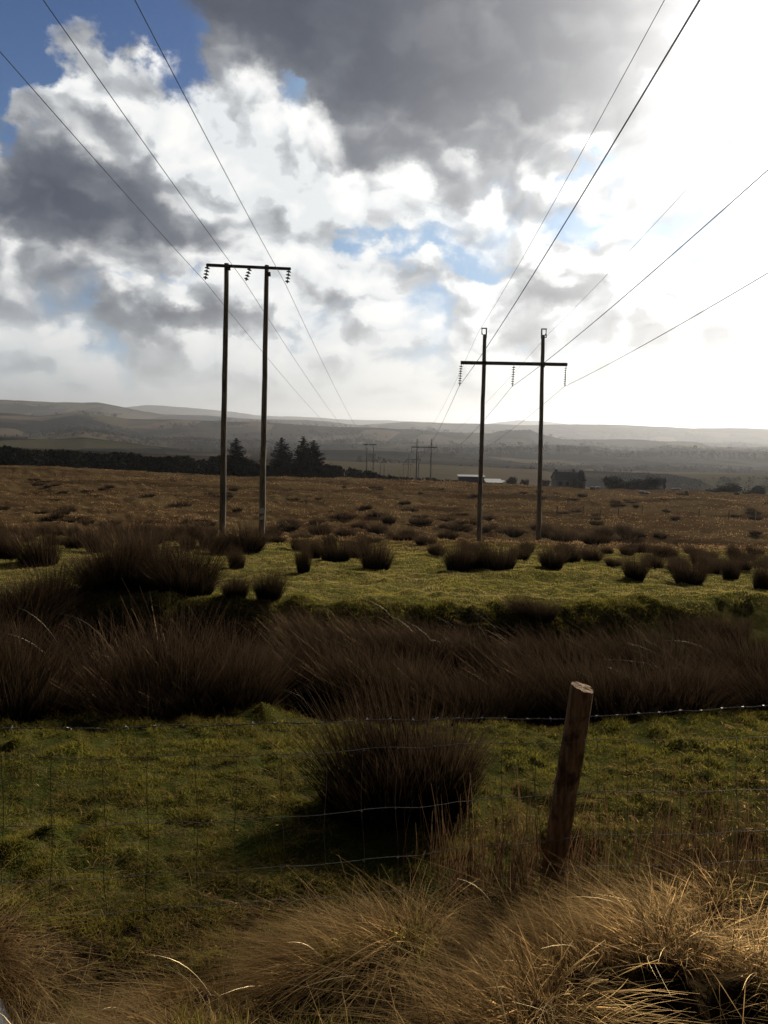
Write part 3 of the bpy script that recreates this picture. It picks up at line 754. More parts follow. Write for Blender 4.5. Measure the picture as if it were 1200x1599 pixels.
# clumps between the green pasture and the moor: (px, base py, half width px, height px)
GM = 'rush clumps between the pasture and the moor'
mids = [(62,882,34,42),(10,868,24,34),(-30,872,26,30),(118,856,18,24),(155,862,22,32),(208,872,32,30),(240,850,22,22),(285,840,24,20),(322,838,20,18),(345,864,20,32),(385,862,34,38),(370,886,14,26),(474,894,13,38),
        (488,872,17,28),(525,876,26,34),(562,870,20,30),(588,890,27,38),(468,858,14,18),(640,842,16,14),(682,868,15,18),(716,892,24,38),(745,888,20,34),(778,890,30,38),(735,862,16,16),(812,874,18,20),(824,862,12,16),(862,886,22,28),(890,878,20,24),(925,876,18,18),
        (992,904,20,32),(960,884,14,12),(1076,912,28,34),(1060,884,16,14),(1108,896,18,26),(1142,904,14,26),(1190,920,14,36),(1230,900,24,30),(1210,884,16,20),(60,838,20,16),(20,836,24,14),(100,836,18,14),(170,838,24,16),(210,836,20,14),(420,838,22,14),
        (500,834,20,14),(540,838,18,12),(590,832,18,12),(700,842,18,12),(800,838,20,14),(880,846,20,14),(930,848,26,14),(1000,862,24,14),(1040,868,22,14),(1100,872,22,14),(1160,876,22,16)]
def side(px): return 'at far left' if px < 150 else 'left of the left poles' if px < 335 else 'under the left poles' if px < 425 else 'just right of the left poles' if px < 590 else 'midway between both pole frames' if px < 705 else 'under the right poles' if px < 875 else 'right of the right poles' if px < 1020 else 'at far right'
r_ = random.Random(5)
for x0, x1, yb, st, hh in ((-60, 340, 846, 17, 20), (-40, 330, 832, 26, 13), (430, 700, 846, 30, 12), (450, 640, 820, 34, 10), (860, 1010, 838, 24, 16), (700, 860, 830, 40, 10), (1020, 1240, 884, 24, 18), (880, 1240, 866, 34, 13)):
    X = x0
    while X < x1:
        mids.append((X, yb+r_.uniform(-5, 5)+(4 if hh > 15 else 0), r_.uniform(9, 20), hh*r_.uniform(.6, 1.15))); X += st*r_.uniform(.9, 2.1)
seen_lab = {}
WORDS = ['leftmost', 'second', 'third', 'fourth', 'fifth', 'sixth', 'seventh', 'eighth', 'ninth', 'tenth']
def uniq(base):
    seen_lab[base] = seen_lab.get(base, 0)+1; k = seen_lab[base]
    return base + (', leftmost' if k == 1 else f', {WORDS[min(k-1, 9)]} from left')
for px, py, hw, hp in sorted(mids):
    q = ground_hit(px, py); D = q[1]; h = hp*D/FPX*1.75; wd = hw*D/FPX*1.22
    size = 'large' if hw >= 26 else 'small' if hw < 18 else 'medium'
    key = random.choice(['mid_a', 'mid_b', 'mid_c']); r0 = {'mid_a': .9, 'mid_b': .85, 'mid_c': 1.05}[key]
    row = 'front' if py > 860 else 'back'
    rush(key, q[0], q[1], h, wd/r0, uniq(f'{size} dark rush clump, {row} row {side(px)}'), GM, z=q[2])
# scattered rushes over the moor: far and small, told apart by nothing
GF = 'small rush tufts scattered over the moor'
cnt = 0
bands = [(790, 10, 30), (806, 6, 34), (822, 6, 36), (776, 4, 26), (765, 3, 20), (830, 5, 40)]
while cnt < 120:
    b = random.choice(bands); px = random.uniform(-80, 1280); py = b[0]+random.gauss(0, b[1]) + (px-600)*.018
    if vn(np.array(px/70.+b[0]), np.array(py/9.)) < .56: continue
    d = ray(px, py); q = ground_hit(px, py)
    if q[1] < 36 or q[1] > 170: continue
    h = random.uniform(.35, .8); rush(random.choice(['far_a', 'far_b']), q[0], q[1], h, random.uniform(.5, 1.5), 'small dark rush tuft on the brown moor behind the pole frames', GF, z=q[2]); cnt += 1

# ------------------------------------------------------------------ ground cover
def cover(n, rmin, rmax, azlim, keep, power=1.0):
    """random points, denser close to the viewer"""
    r = rmin*(rmax/rmin)**rng.random(n) if power == 1 else np.sqrt(rmin**2+(rmax**2-rmin**2)*rng.random(n))
    a = (rng.random(n)*2-1)*R(azlim); x = np.sin(a)*r; y = np.cos(a)*r
    k = keep(x, y); return x[k], y[k]
def yoff(x, y): return y + (fbm(x+40, y*0+3, 2.6, 3)-.5)*2.2*sstep(y, 6.2, 7.6)*(1-sstep(y, 12.0, 15.))
def make_dir(n, lean, sd_, up=1.0):
    d = np.concatenate([np.array(lean)[None]+rng.normal(0, sd_, (n, 2)), np.full((n, 1), up)], 1)
    return d/np.linalg.norm(d, axis=1)[:, None]
# pasture in front of the ditch
x, y = cover(260000, 3.0, 9.0, 37, lambda x, y: (yoff(x, y) < 7.9) & (y > 3.25+.25*np.sin(x*2)) & (fbm(x+3, y+11, .17, 3) > .40))
n = len(x); z = terr(x, y)
tuft = fbm(x+5, y, .16, 2)
L = (.012+.085*tuft**2.5)*(1+.6*rng.random(n)); L *= np.clip(y/5, .8, 1.4)
o = blade_obj('grass', blades(np.stack([x, y, z-.005], -1), make_dir(n, (-.1, -.15), .5), np.concatenate([rng.normal(0, .3, (n, 2)), -.25*np.ones((n, 1))], 1), L, (.0035+.002*rng.random(n))*np.clip(y/5, .7, 1.5), 2), M_SWARD)
tag(o, 'short green pasture grass between the fence and the ditch', 'grass', kind='stuff')
# dead litter lying in the pasture
x, y = cover(32000, 3.2, 9.0, 36, lambda x, y: (yoff(x, y) < 7.8) & (fbm(x+30, y, .7, 3) > .48)); n = len(x)
o = blade_obj('grass_litter', blades(np.stack([x, y, terr(x, y)+.008], -1), make_dir(n, (-.3, 0), 1.2, .5), np.concatenate([rng.normal(0, .3, (n, 2)), -.35*np.ones((n, 1))], 1), .04+.08*rng.random(n), .0026+0*x, 3, tone=rng.random(n)**2), M_STRAW)
tag(o, 'dead straw-coloured grass scattered through the green pasture', 'grass', kind='stuff')
# pasture beyond the ditch
x, y = cover(300000, 11.2, 42, 36, lambda x, y: (yoff(x, y) > 11.3) & (y+(fbm(x, y, 9, 3)-.5)*26 < 38) & ((fbm(x+23, y+1, .42, 3) > .43)|(rng.random(len(x)) < .3))); n = len(x); s = y/14
o = blade_obj('grass', blades(np.stack([x, y, terr(x, y)-.005], -1), make_dir(n, (-.15, -.1), .5), np.concatenate([rng.normal(0, .25, (n, 2)), -.3*np.ones((n, 1))], 1), (.03+.05*fbm(x, y, .6, 2)**2)*(.8+.4*rng.random(n))*np.sqrt(s), .007*s, 2), M_SWARD2)
tag(o, 'green pasture grass between the ditch and the pole frames', 'grass', kind='stuff')
# bleached tussock grass from the pasture edge over the moor
x, y = cover(170000, 22, 172, 38, lambda x, y: (y+(fbm(x, y, 9, 3)-.5)*30 > 32) & (fbm(x, y, 1.3, 4, .65) > .53)); n = len(x); s = y/34
o = blade_obj('moor_grass', blades(np.stack([x, y, terr(x, y)-.02], -1), make_dir(n, (-.35, -.1), .4), np.concatenate([rng.normal(-.1, .25, (n, 2)), -.45*np.ones((n, 1))], 1), (.11+.17*rng.random(n)), .020*s**1.0, 2, taper=.9), M_MOOR)
tag(o, 'bleached brown tussock grass covering the moor', 'grass', kind='stuff')
# mossy tufts hanging over the bank edge
x, y = cover(90000, 10.2, 13.0, 37, lambda x, y: (yoff(x, y) > 11.0) & (yoff(x, y) < 11.8)); n = len(x)
o = blade_obj('bank_grass', blades(np.stack([x, y, terr(x, y)], -1), make_dir(n, (0, -.5), .4), np.concatenate([rng.normal(0, .3, (n, 2)), -.6*np.ones((n, 1))], 1), .05+.09*rng.random(n), .008+0*x, 3), M_SWARD)
tag(o, 'grass and moss overhanging the dark peat bank of the ditch', 'grass', kind='stuff')
# withered brown growth filling the ditch
x, y = cover(17000, 7.0, 12.2, 38, lambda x, y: (yoff(x, y) > 7.9) & (yoff(x, y) < 11.3)); n = len(x)
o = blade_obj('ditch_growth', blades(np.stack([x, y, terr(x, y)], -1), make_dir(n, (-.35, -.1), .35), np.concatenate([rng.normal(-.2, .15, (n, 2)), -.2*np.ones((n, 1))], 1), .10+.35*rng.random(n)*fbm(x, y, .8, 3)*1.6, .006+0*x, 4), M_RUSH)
tag(o, 'withered brown rushes and sedge filling the ditch bed', 'vegetation', kind='stuff')

x, y = cover(700, 7.4, 11.0, 38, lambda x, y: (yoff(x, y) > 7.9) & (yoff(x, y) < 10.8) & (fbm(x, y, .9, 2) > .55)); n = len(x)
o = blade_obj('bleached_stems', blades(np.stack([x, y, terr(x, y)+.25], -1), make_dir(n, (-.55, -.1), .35), np.concatenate([rng.normal(-.25, .2, (n, 2)), -.25*np.ones((n, 1))], 1), .4+.45*rng.random(n), .0045+0*x, 5), leafmat('bleached_stem', (.10, .085, .06), (.24, .21, .17), None, .5, .2, .2, .45))
tag(o, 'bleached bent stems catching the light among the ditch rushes', 'vegetation', kind='stuff')
# long dry grass on the verge: grows up, then falls over downhill and with the wind
def slope(x, y, e=.06):
    return np.stack([(terr(x+e, y)-terr(x-e, y))/(2*e), (terr(x, y+e)-terr(x, y-e))/(2*e)], -1)
def vlim(x, y):
    e = 3.02 + .14*np.sin(x*2.1+1)+.08*np.sin(x*5.3) + .12*sstep(x, .3, 1.0)
    return (y < e) & (y > np.interp(x, [-6, -2, -1.4, -1.26, -1.15, -.9, 0, 6], [2.68, 2.64, 2.56, 2.42, 2.2, 1.75, 1.2, 1.2])-.02) 
nV = 210000
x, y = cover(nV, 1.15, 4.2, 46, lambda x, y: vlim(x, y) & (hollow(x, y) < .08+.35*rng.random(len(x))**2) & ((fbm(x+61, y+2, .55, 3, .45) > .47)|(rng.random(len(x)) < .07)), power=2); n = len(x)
gr = slope(x, y); hgt = np.zeros(n)
for mx, my, rx, ry, h in MOUNDS: hgt += np.exp(-((x-mx)/rx/1.2)**2-((y-my)/ry/1.3)**2)
hgt = np.clip(hgt, 0, 1)
swirl = np.stack([fbm(x, y, .5, 2)-.5, fbm(x+31, y+9, .5, 2)-.5], -1)*2.0
lean = -gr*.55+np.array([-.45, -.15])+swirl*.9+rng.normal(0, .12, (n, 2))
D = np.concatenate([lean*.55+rng.normal(0, .36, (n, 2)), np.ones((n, 1))*.50], 1); D /= np.linalg.norm(D, axis=1)[:, None]
G = np.concatenate([lean*.75+rng.normal(0, .34, (n, 2)), (-.55-.15*rng.random((n, 1)))], 1)
L = (.09+.15*hgt+.09*rng.random(n))*(.6+.7*rng.random(n))
o = blade_obj('dry_grass', blades(np.stack([x, y, terr(x, y)-.01], -1), D, G, L, (.0015+.0022*rng.random(n)**2), 6, taper=.75, tone=rng.random(n)**2.2), M_STRAW)
tag(o, 'long dry straw-coloured grass flopping over the mounds of the verge', 'grass', kind='stuff')
# loose arching single stems catching the light
x, y = cover(950, 1.6, 4.0, 40, lambda x, y: vlim(x, y) & (hollow(x, y) < .3), power=2); n = len(x)
D = make_dir(n, (-.25, -.1), .55); G = np.concatenate([rng.normal(-.15, .35, (n, 2)), -.35*np.ones((n, 1))], 1)
o = blade_obj('dry_grass_stems', blades(np.stack([x, y, terr(x, y)], -1), D, G, .18+.20*rng.random(n), .0018+0*x, 7), leafmat('pale_stems', (.30, .22, .11), (.52, .42, .25), None, .5, .3, .25, .45))
tag(o, 'loose pale grass stems arching out of the verge', 'grass', kind='stuff')
# green shoots low on the verge, bottom left and right
x, y = cover(26000, 1.4, 3.6, 40, lambda x, y: ((fbm(x+12, y+3, .5, 3) > .56)|(np.exp(-((x+.95)/.35)**2-((y-2.75)/.25)**2) > .5)) & vlim(x, y), power=2); n = len(x)
o = blade_obj('green_shoots', blades(np.stack([x, y, terr(x, y)], -1), make_dir(n, (0, 0), .35), np.concatenate([rng.normal(0, .2, (n, 2)), -.15*np.ones((n, 1))], 1), .06+.10*rng.random(n), .0035+0*x, 3), M_SWARD)
tag(o, 'green shoots coming up through the dry verge grass', 'grass', kind='stuff')
# upright dead stalks round the post and to its right
c = []
for px, py, Y, sp, nn, h in [(740,1390,3.75,.16,170,.42),(800,1390,3.7,.12,120,.38),(830,1395,3.8,.08,90,.42),(900,1390,3.8,.10,130,.40),(985,1400,3.85,.14,110,.42),(1080,1400,3.9,.2,120,.40),(1040,1400,3.8,.14,90,.44),(1150,1395,3.9,.16,110,.42),(1220,1395,3.9,.2,90,.42),(690,1400,3.9,.12,50,.3)]:
    q = at(px, py, Y); xx = q[0]+rng.normal(0, sp*.8, nn); yy = Y+rng.normal(0, .09, nn); c.append(np.stack([xx, yy, np.full(nn, h)], -1))
c = np.concatenate(c); n = len(c); x, y = c[:, 0], c[:, 1]
o = blade_obj('dead_stalks', blades(np.stack([x, y, terr(x, y)-.02], -1), make_dir(n, (0, -.02), .11), np.concatenate([rng.normal(0, .10, (n, 2)), -.03*np.ones((n, 1))], 1), c[:, 2]*1.25*(.5+.95*rng.random(n)**1.5), .0030+.002*rng.random(n), 5, taper=.5), M_STALK)
tag(o, 'thin upright dead brown stalks round the foot of the fence post', 'vegetation', kind='stuff')

# ------------------------------------------------------------------ distant trees, hedges, buildings
M_DTREE = plain('dark_foliage', (.022, .023, .013), 1.0, 0, 0, .45, .8)
M_BARE = plain('bare_winter_twigs', (.034, .026, .018), 1.0, 0, 0, .4, .8)
M_BARK = plain('bark', (.05, .04, .03), .9, .1, 0, .3, 3)
def leaves(c, size, dirv=None, aspect=1.0):
    """random little quads at centres c"""
    n = len(c); a = rng.normal(0, 1, (n, 3)); a /= np.linalg.norm(a, axis=1)[:, None]; b = rng.normal(0, 1, (n, 3))
    if dirv is not None: a = dirv
    b -= a*np.sum(a*b, 1)[:, None]; b /= np.linalg.norm(b, axis=1)[:, None]
    s = size*(.6+.8*rng.random((n, 1)))
    V = np.stack([c-a*s*aspect, c-b*s*.5, c+a*s*aspect, c+b*s*.5], 1).reshape(-1, 3)
    F = np.arange(n*4).reshape(n, 4); return V, F
def conifer(px, top, D, h, w, label):
    t = at(px, top, D); x, y = t[0], t[1]; zt = t[2]; z0 = zt-h
    root = empty('spruce_tree', (x, y, z0)); tag(root, label, 'tree', 'spruces at the edge of the moor')
    m = MB(); zz = min(z0, land(x, y)-.3); m.tube([(x, y, zz), (x, y, z0+h*.5), (x, y, zt-.2)], [.26, .16, .03], 8); m.build('trunk', M_BARK, root)
    C = []; Dv = []
    tiers = 26
    for i in range(tiers):
        f = i/(tiers-1); zc = z0+h*(.06+.92*f); rad = w*(1-f)**.62*(.82+.36*random.random())+.12
        nb = int(7+9*(1-f))
        for b in range(nb):
            a = random.uniform(0, 2*math.pi); rr = rad*random.uniform(.7, 1.12); L = int(12+34*(1-f))
            s = np.sort(np.random.default_rng(i*31+b).random(L)); drop = -.10*rr
            pts = np.stack([x+np.cos(a)*rr*s, y+np.sin(a)*rr*s, zc+drop*s*1.5+ .22*rr*s**3], -1)
            wd = .30*rr*(1-s*.7)*.5
            pts = pts+rng.normal(0, 1, (L, 3))*np.stack([wd, wd, wd*.35], -1)
            C.append(pts); dv = np.array([math.cos(a), math.sin(a), .15])+rng.normal(0, .35, (L, 3)); Dv.append(dv/np.linalg.norm(dv, axis=1)[:, None])
    C = np.concatenate(C); Dv = np.concatenate(Dv)
    V, F = leaves(C, .16, Dv, 1.6); mesh_obj('crown', V, F, M_DTREE, root)
conifer(369, 684, 176, 9.5, 4.0, 'dark spruce tree between the two left poles')
conifer(440, 683, 180, 9.8, 4.2, 'dark spruce tree just right of the left poles, bushy with a forked top')
conifer(474, 681, 182, 9.9, 3.5, 'tallest pointed spruce of the touching pair')
conifer(490, 687, 180, 9.2, 3.8, 'right-hand spruce of the touching pair')
def bush(px, top, base, hwid, D, label, name='tree', group=None, mat=None, bare=False, cat='tree'):
    t = at(px, top, D); b = at(px, base, D); x, y = t[0], t[1]; zt = t[2]; zb = b[2]; zg = min(land(x, y), zb); h = zt-zb; w = hwid*D/FPX
    root = empty(name, (x, y, zg)); tag(root, label, cat, group)
    m = MB(); m.tube([(x, y, zg-.3), (x+.1, y, zb+h*.3), (x, y, zb+h*.7)], [.16, .11, .04], 7)
    for k in range(5):
        a = random.uniform(0, 6.28); m.tube([(x, y, zb+h*.15), (x+math.cos(a)*w*.6, y+math.sin(a)*w*.6, zb+h*.75)], [.07, .02], 5)
    m.build('trunk', M_BARK, root)
    nl = 9; C = []
    for k in range(nl):
        cx_ = x+random.uniform(-.75, .75)*w; cz = zb+h*random.uniform(.25, .78); cy_ = y+random.uniform(-.6, .6)*w; rr = random.uniform(.22, .42)*min(w, h*1.2)
        C.append(np.array([cx_, cy_, cz])+rng.normal(0, .48, (260, 3))*rr)
    q_ = rng.normal(0, .42, (600, 3)); C.append(np.stack([x+q_[:, 0]*w*1.05, y+q_[:, 1]*w*.8, zb+h*(.12+np.abs(q_[:, 2])*.75*np.exp(-q_[:, 0]**2))], -1))
    tw_ = [np.array([x+random.uniform(-.8, .8)*w, y, zb+h*.5]) for _ in range(26)]
    for p_ in tw_:
        e_ = p_+np.array([random.uniform(-.25, .25)*w, 0, h*random.uniform(.25, .5)]); C.append(p_+(e_-p_)*rng.random((14, 1))+rng.normal(0, .05, (14, 3)))
    C = np.concatenate(C); C = C[(C[:, 2] < zt+.2) & (C[:, 2] > zg)]
    V, F = leaves(C, .17 if not bare else .12, None, 1.0 if not bare else 2.2); mesh_obj('crown', V, F, mat or M_DTREE, root)
GB = 'bushes and trees round the farm'
bush(800.5, 744, 760, 9, 240, 'small round dark tree left of the farmhouse', group=GB)
bush(820, 748, 762, 7, 245, 'low bush between the round tree and the right poles', group=GB, mat=M_BARE, bare=True)
bush(898, 743, 766, 7, 228, 'bushy tree standing in front of the farmhouse', group=GB, mat=M_BARE)
bush(908, 734, 766, 5, 232, 'narrow pointed tree at the right end of the farmhouse', group=GB)
bush(852, 748, 764, 7, 240, 'low bush at the left end of the farmhouse', group=GB, mat=M_BARE, bare=True)
bush(962, 741, 770, 21, 190, 'broad rounded dark thicket right of the farmhouse', group=GB)
bush(1000, 746, 772, 16, 188, 'middle bush of the dark thicket right of the farmhouse', group=GB)
bush(1024, 743, 772, 15, 188, 'right-hand domed bush of the dark thicket', group=GB)
bush(985, 752, 771, 18, 187, 'low bush in front of the dark thicket', group=GB)
bush(1140, 756, 780, 24, 178, 'wide low dark bush near the right edge', group=GB)
bush(1178, 759, 782, 20, 176, 'dark bush against the right edge of the view', group=GB)
bush(1112, 763, 778, 10, 178, 'little bush left of the wide low one near the right edge', group=GB, mat=M_BARE)
bush(520, 724, 750, 18, 184, 'dark bush right of the touching pair of spruces', group=GB)
bush(404, 718, 746, 12, 184, 'dark bush between the single spruce and the forked one', group=GB, mat=M_BARE, bare=True)
bush(530, 779, 789, 7, 112, 'lone small dark bush out on the brown moor', group=GB, cat='bush', name='bush')
bush(1039, 745, 764, 1.6, 200, 'thin dead sapling at the right end of the thicket', group=GB, mat=M_BARE, bare=True)

def wood(name, pts, D, per, th, mat, label, leafs=45, sz=None, dep=.12, base_drop=None):
    """a belt of far trees that reads as one mass: pts (px, py of the tree tops)"""
    px = np.array([p[0] for p in pts], float); py = np.array([p[1] for p in pts], float)
    n = per; xs = rng.uniform(px[0], px[-1], n); tops = np.interp(xs, px, py)+np.abs(rng.normal(0, .9, n))+(fbm(xs, xs*0+D, 26, 4, .6)-.42)*th*FPX/D*.34; C = []
    for X, T in zip(xs, tops):
        Dd = D*(1+rng.uniform(0, dep)); t = at(X, T, Dd); h = th*rng.uniform(.8, 1.15); w = h*rng.uniform(.28, .5); k = leafs
        f = rng.random(k)**.8; rad = w*np.sqrt(np.clip(1-(2*f-.9)**2, .05, 1))
        a = rng.random(k)*6.28; q = np.sqrt(rng.random(k))
        C.append(np.stack([t[0]+np.cos(a)*q*rad, t[1]+np.sin(a)*q*rad, t[2]-h*(1-f)], -1))
    C = np.concatenate(C); V, F = leaves(C, sz or th*.11, None, 1.1); o = mesh_obj(name, V, F, mat)
    return tag(o, label, 'woodland', kind='stuff')
wood('wood', [(-260,690),(-100,694),(0,697),(60,702),(150,707),(250,711),(345,714),(400,722)], 196, 420, 8.5, M_DTREE, 'dark belt of trees along the left edge of the moor', 70, .55, .10)
wood('hedge', [(330,724),(420,728),(500,726),(545,730),(570,736),(612,741)], 192, 150, 4.5, M_DTREE, 'dark hedge behind the spruces', 60, .35, .05)
wood('scrub', [(586,741),(650,745),(700,748),(760,752)], 225, 110, 2.6, M_BARE, 'bare scrub behind the small pole frames', 40, .28, .1)
wood('wood', [(1080,747),(1120,742),(1150,744),(1200,743),(1400,746)], 420, 90, 9, M_BARE, 'bare trees in the valley at the right edge', 60, .5, .3)
wood('wood', [(955,742),(985,736),(1010,738),(1060,741),(1090,745)], 460, 70, 9, M_BARE, 'bare trees in the valley behind the thicket', 60, .5, .3)
wood('wood', [(560,712),(580,708),(600,716),(640,722),(700,726),(760,728),(830,728),(900,732),(1000,733)], 700, 170, 9, M_BARE, 'scattered valley trees behind the farm', 36, .9, .4)
wood('wood', [(640,705),(700,698),(760,699),(800,697),(860,695),(900,696),(925,700),(960,706),(1060,703),(1250,708)], 1400, 320, 12, M_DTREE, 'dark plantation across the middle of the valley', 30, 1.8, .12)
wood('wood', [(790,671),(828,671),(832,673)], 2900, 70, 13, M_DTREE, 'flat-topped plantation on the far ridge', 30, 3.0, .05)
wood('wood', [(880,689),(1085,690),(1108,697)], 2850, 150, 13, M_DTREE, 'plantation on the far right ridge', 26, 3.0, .08)
wood('wood', [(520,686),(560,683),(600,688),(640,690)], 2000, 70, 12, M_DTREE, 'dark shelter belt in the middle distance', 28, 2.2, .1)
wood('wood', [(60,671),(100,669),(123,667),(180,674)], 1850, 60, 5, M_BARE, 'scrub on the rounded hill at left', 28, 1.4, .15)
wood('wood', [(200,697),(300,700),(400,698),(520,704),(600,703)], 1100, 120, 7, M_BARE, 'scattered hedgerows across the left valley', 28, 1.0, .5)
wood('wood', [(250,676),(330,678),(420,676),(520,680)], 2200, 90, 8, M_BARE, 'scattered far hedgerows across the left hills', 24, 1.8, .4)

def valley_trees():
    n = 60000; r = 950*(5200/950)**rng.random(n); a = (rng.random(n)*2-1)*R(33); x = np.sin(a)*r; y = np.cos(a)*r
    k = (fbm(x+900, y*.6, 260, 4) > .60) | ((np.abs(fbm(x, y+77, 420, 3)-.5) < .008)); x, y, r = x[k], y[k], r[k]
    x, y, r = x[:5200], y[:5200], r[:5200]; z = hillz(x, y); h = rng.uniform(3, 8, len(x))*np.clip(r/1500, .6, 1.7); m = 14
    C = np.stack([x, y, z], -1)[:, None]+np.stack([rng.normal(0, .42, (len(x), m)), rng.normal(0, .42, (len(x), m)), .1+.9*rng.random((len(x), m))], -1)*h[:, None, None]
    sz = np.repeat(h, m)*.16; C = C.reshape(-1, 3); n2 = len(C)
    u = rng.normal(0, 1, (n2, 3)); u /= np.linalg.norm(u, axis=1)[:, None]; v = np.cross(u, rng.normal(0, 1, (n2, 3))); v /= np.linalg.norm(v, axis=1)[:, None]
    V = np.stack([C-u*sz[:, None], C-v*sz[:, None], C+u*sz[:, None], C+v*sz[:, None]], 1).reshape(-1, 3)
    tag(mesh_obj('wood', V, np.arange(n2*4).reshape(n2, 4), M_DTREE), 'small woods and hedgerows dotted over the far valley and hills', 'woodland', kind='stuff')
valley_trees()
M_ROOFD = plain('dark_slate', (.030, .028, .028), .7, .3, 0, .25, 1.5)
M_WALLH = plain('weathered_render', (.17, .16, .15), .9, .2, 0, .25, 1.0)
M_TIN = plain('pale_tin_roof', (.30, .31, .32), .7, .2, 0, .15, 2)
M_DARKW = plain('dark_shed_cladding', (.030, .028, .027), .8, .2, 0, .3, 2)
M_PANE = plain('window_glass', (.03, .035, .04), .15, .6, 0, .1)
M_WHITE = plain('white_render', (.62, .62, .60), .7, .3, 0, .1)
def gable(m, c, L, W, h, rise, over=.25, th=.18):
    x, y, z = c; a = L/2+over; b = W/2+over; s = rise/(W/2)
    e = z+h-over*s; t = z+h+rise
    for q in (-1, 1):
        P = [(x-a, y+q*b, e), (x+a, y+q*b, e), (x+a, y, t), (x-a, y, t)]
        m.add(P+[(p[0], p[1], p[2]+th) for p in P], [(0,1,2,3),(7,6,5,4),(0,4,5,1),(1,5,6,2),(2,6,7,3),(3,7,4,0)])
def house(x0, x1, roofpx, eavepx, D, label):
    A = at(x0, roofpx, D); B = at(x1, roofpx, D); E = at(x0, eavepx, D); c = (A+B)/2; L = B[0]-A[0]; zg = land(c[0], c[1])-.3
    W = 7.5; rise = A[2]-E[2]; hw = E[2]-zg
    root = empty('farmhouse', (c[0], c[1], zg)); tag(root, label, 'house')
    m = MB(); m.box((c[0], c[1], zg+hw/2), (L, W, hw)); s = [(c[0]+q*L/2, c[1]-W/2, zg+hw) for q in (-1, 1)]
    for q in (-1, 1):
        X = c[0]+q*(L/2-.15); m.add([(X-.15, c[1]-W/2, zg+hw), (X-.15, c[1]+W/2, zg+hw), (X-.15, c[1], zg+hw+rise), (X+.15, c[1]-W/2, zg+hw), (X+.15, c[1]+W/2, zg+hw), (X+.15, c[1], zg+hw+rise)], [(0,1,2),(5,4,3),(0,2,5,3),(1,4,5,2)])
    m.build('wall', M_WALLH, root)
    m = MB(); gable(m, (c[0], c[1], zg), L, W, hw, rise); rf = m.build('roof', M_ROOFD, root)
    for q in (-.44, .16, .44):
        m = MB(); m.box((c[0]+q*L, c[1], zg+hw+rise+.35), (.75, .6, 1.2)); m.box((c[0]+q*L, c[1], zg+hw+rise+.99), (.9, .75, .12)); m.build('chimney', M_WALLH, rf)
    for q in (-.36, -.12, .12, .36):
        for zl in (.9, 3.4) if hw > 4.8 else (1.0,):
            m = MB(); m.box((c[0]+q*L, c[1]-W/2-.02, zg+hw-1.3), (1.0, .08, 1.2)); m.build('window', M_PANE, root); break
    m = MB(); m.box((c[0], c[1]-W/2-.02, zg+hw-3.2), (1.0, .08, 2.1)); m.build('door', M_DARKW, root)
def shed(x0, x1, top, D, label, W, hr, mat, face=.35, name='barn'):
    A = at(x0, top, D); B = at(x1, top, D); c = (A+B)/2; L = B[0]-A[0]; zg = land(c[0], c[1])-.3; H = A[2]-zg
    root = empty(name, (c[0], c[1], zg)); tag(root, label, 'barn', 'farm sheds')
    m = MB(); hw = H-hr-.1; m.box((c[0], c[1], zg+hw/2), (L, W, hw)); m.build('wall', mat, root)
    # mono-pitch tin roof falling towards the viewer
    m = MB(); a = L/2+.3; b = W/2+.3
    P = [(c[0]-a, c[1]-b, zg+hw+.02), (c[0]+a, c[1]-b, zg+hw+.02), (c[0]+a, c[1]+b, zg+hw+hr), (c[0]-a, c[1]+b, zg+hw+hr)]
    m.add(P+[(p[0], p[1], p[2]+.12) for p in P], [(3,2,1,0),(4,5,6,7),(0,1,5,4),(1,2,6,5),(2,3,7,6),(3,0,4,7)])
    m.build('roof', M_TIN, root)
    m = MB(); m.box((c[0]-L*.2, c[1]-W/2-.03, zg+1.6), (L*.28, .08, 3.0)); m.build('door', M_STEEL, root)
house(866, 911, 737, 747.5, 240, 'dark slate-roofed farmhouse half hidden by trees at the edge of the moor')
shed(716.5, 756, 741.5, 232, 'long dark barn with a thin pale roof line, left of the right poles', 3.2, .35, M_DARKW)
shed(759, 783, 748.5, 228, 'low shed with a sloping pale tin roof between the right poles', 6, .7, M_DARKW)
shed(783.5, 787.5, 750.5, 230, 'little white outhouse beside the tin-roofed shed', 2, .2, M_WHITE)
# specks of far white houses
GH = 'far white houses'
for px, py, D, w, lab in [(519,674.5,2600,14,'tiny white house high on the left of the valley, above the hedge'),(586,676.5,2600,16,'tiny white house in the middle of the far valley'),(785,692,1750,10,'tiny white house under the flat-topped plantation, left one'),(812,690.5,1750,9,'tiny white house under the flat-topped plantation, right one'),(628,737,640,6,'tiny pale cottage among the trees behind the small pole frames')]:
    t = at(px, py, D); z0 = t[2]-5.0; root = empty('far_house', (t[0], t[1], z0)); tag(root, lab, 'house', GH)
    m = MB(); m.box((t[0], t[1], z0+1.5), (w, 7, 3.6)); m.build('wall', M_WHITE, root)
    m = MB(); gable(m, (t[0], t[1], z0), w, 7, 3.3, 2.2, .3, .2); m.build('roof', M_ROOFD, root)

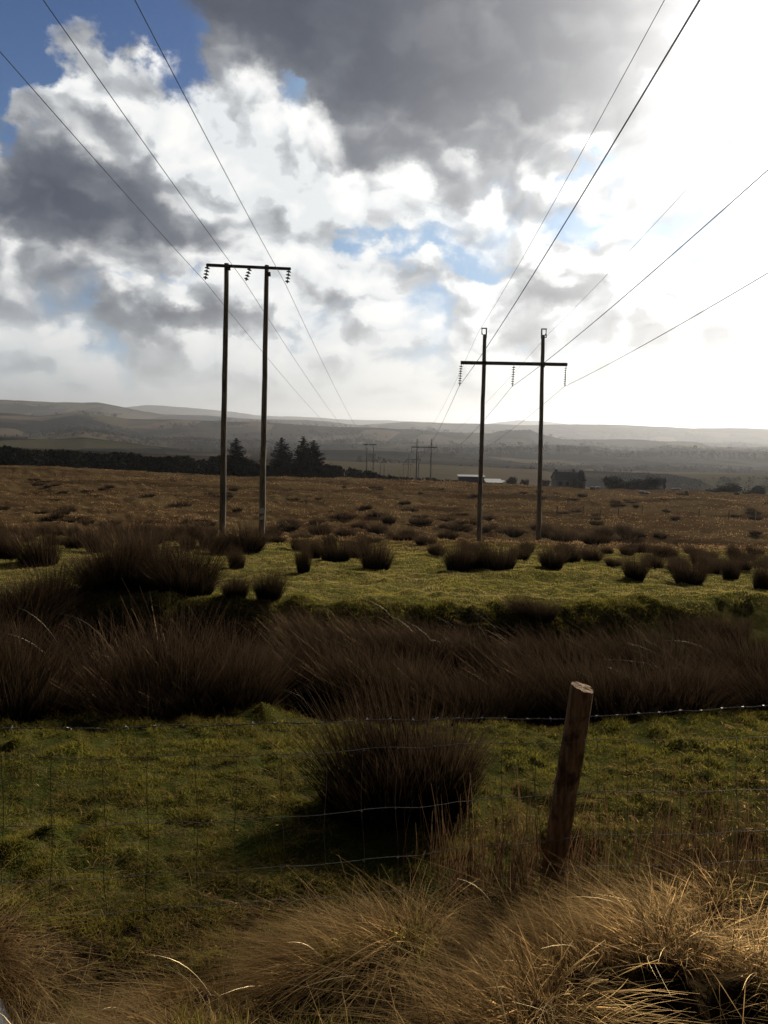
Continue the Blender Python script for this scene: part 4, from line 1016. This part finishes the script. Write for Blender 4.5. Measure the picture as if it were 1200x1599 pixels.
# a line of short fence posts across the moor, right half
GP = 'short fence posts across the moor'
for px, py in [(911,802),(938,803),(966,804),(1003,800),(1040,806),(870,803),(1092,808),(1138,811),(1180,813)]:
    q = ground_hit(px, py); m = MB(); m.tube([q-np.array([0, 0, .2]), q+np.array([.02, 0, 1.0])], .06, 7)
    tag(m.build('fence_post', M_WOOD, origin=q), 'short grey fence post standing in the brown moor right of the right poles', 'fence post', GP)
# sheep-like pale boulders by the thicket
GS = 'pale boulders at the edge of the moor'
M_STONE = plain('pale_stone', (.33, .31, .28), .85, .3, 0, .25, 2, .03)
for px, py, s in [(1003,770,.5),(1012,771,.35),(1052,766,.55),(1060,765,.4),(1072,768,.35),(926,763,.5),(934,763,.45)]:
    q = ground_hit(px, py, 200); V = []; F = []; nu, nv = 10, 7
    for j in range(nv+1):
        for i in range(nu):
            th = math.pi*j/nv; ph = 2*math.pi*i/nu; r = s*(1+.22*math.sin(3*ph+px)+.12*random.uniform(-1, 1))
            V.append((q[0]+r*1.3*math.sin(th)*math.cos(ph), q[1]+r*math.sin(th)*math.sin(ph), q[2]+.1+.7*r*math.cos(th)))
    F = [(j*nu+i, j*nu+(i+1) % nu, (j+1)*nu+(i+1) % nu, (j+1)*nu+i) for j in range(nv) for i in range(nu)]
    tag(mesh_obj('boulder', V, F, M_STONE, smooth=True, origin=q), 'pale boulder at the far edge of the moor right of the farmhouse', 'rock', GS)

# ------------------------------------------------------------------ haze
def haze():
    m, nt, out = new_mat('haze_air')
    v = nt.nodes.new('ShaderNodeVolumePrincipled'); v.inputs['Color'].default_value = (.93, .94, .97, 1); v.inputs['Density'].default_value = .80e-4
    v.inputs['Anisotropy'].default_value = .64
    nt.links.new(v.outputs[0], out.inputs['Volume'])
    mb = MB(); zmin, zmax = -240, 330; mb.box((0, 0, (zmin+zmax)/2), (40000, 40000, zmax-zmin))
    o = mb.build('haze', m); tag(o, 'pale haze hanging over the valley', 'haze', kind='stuff')
haze()
print('rushes', NR[0], 'objects', len(bpy.data.objects))
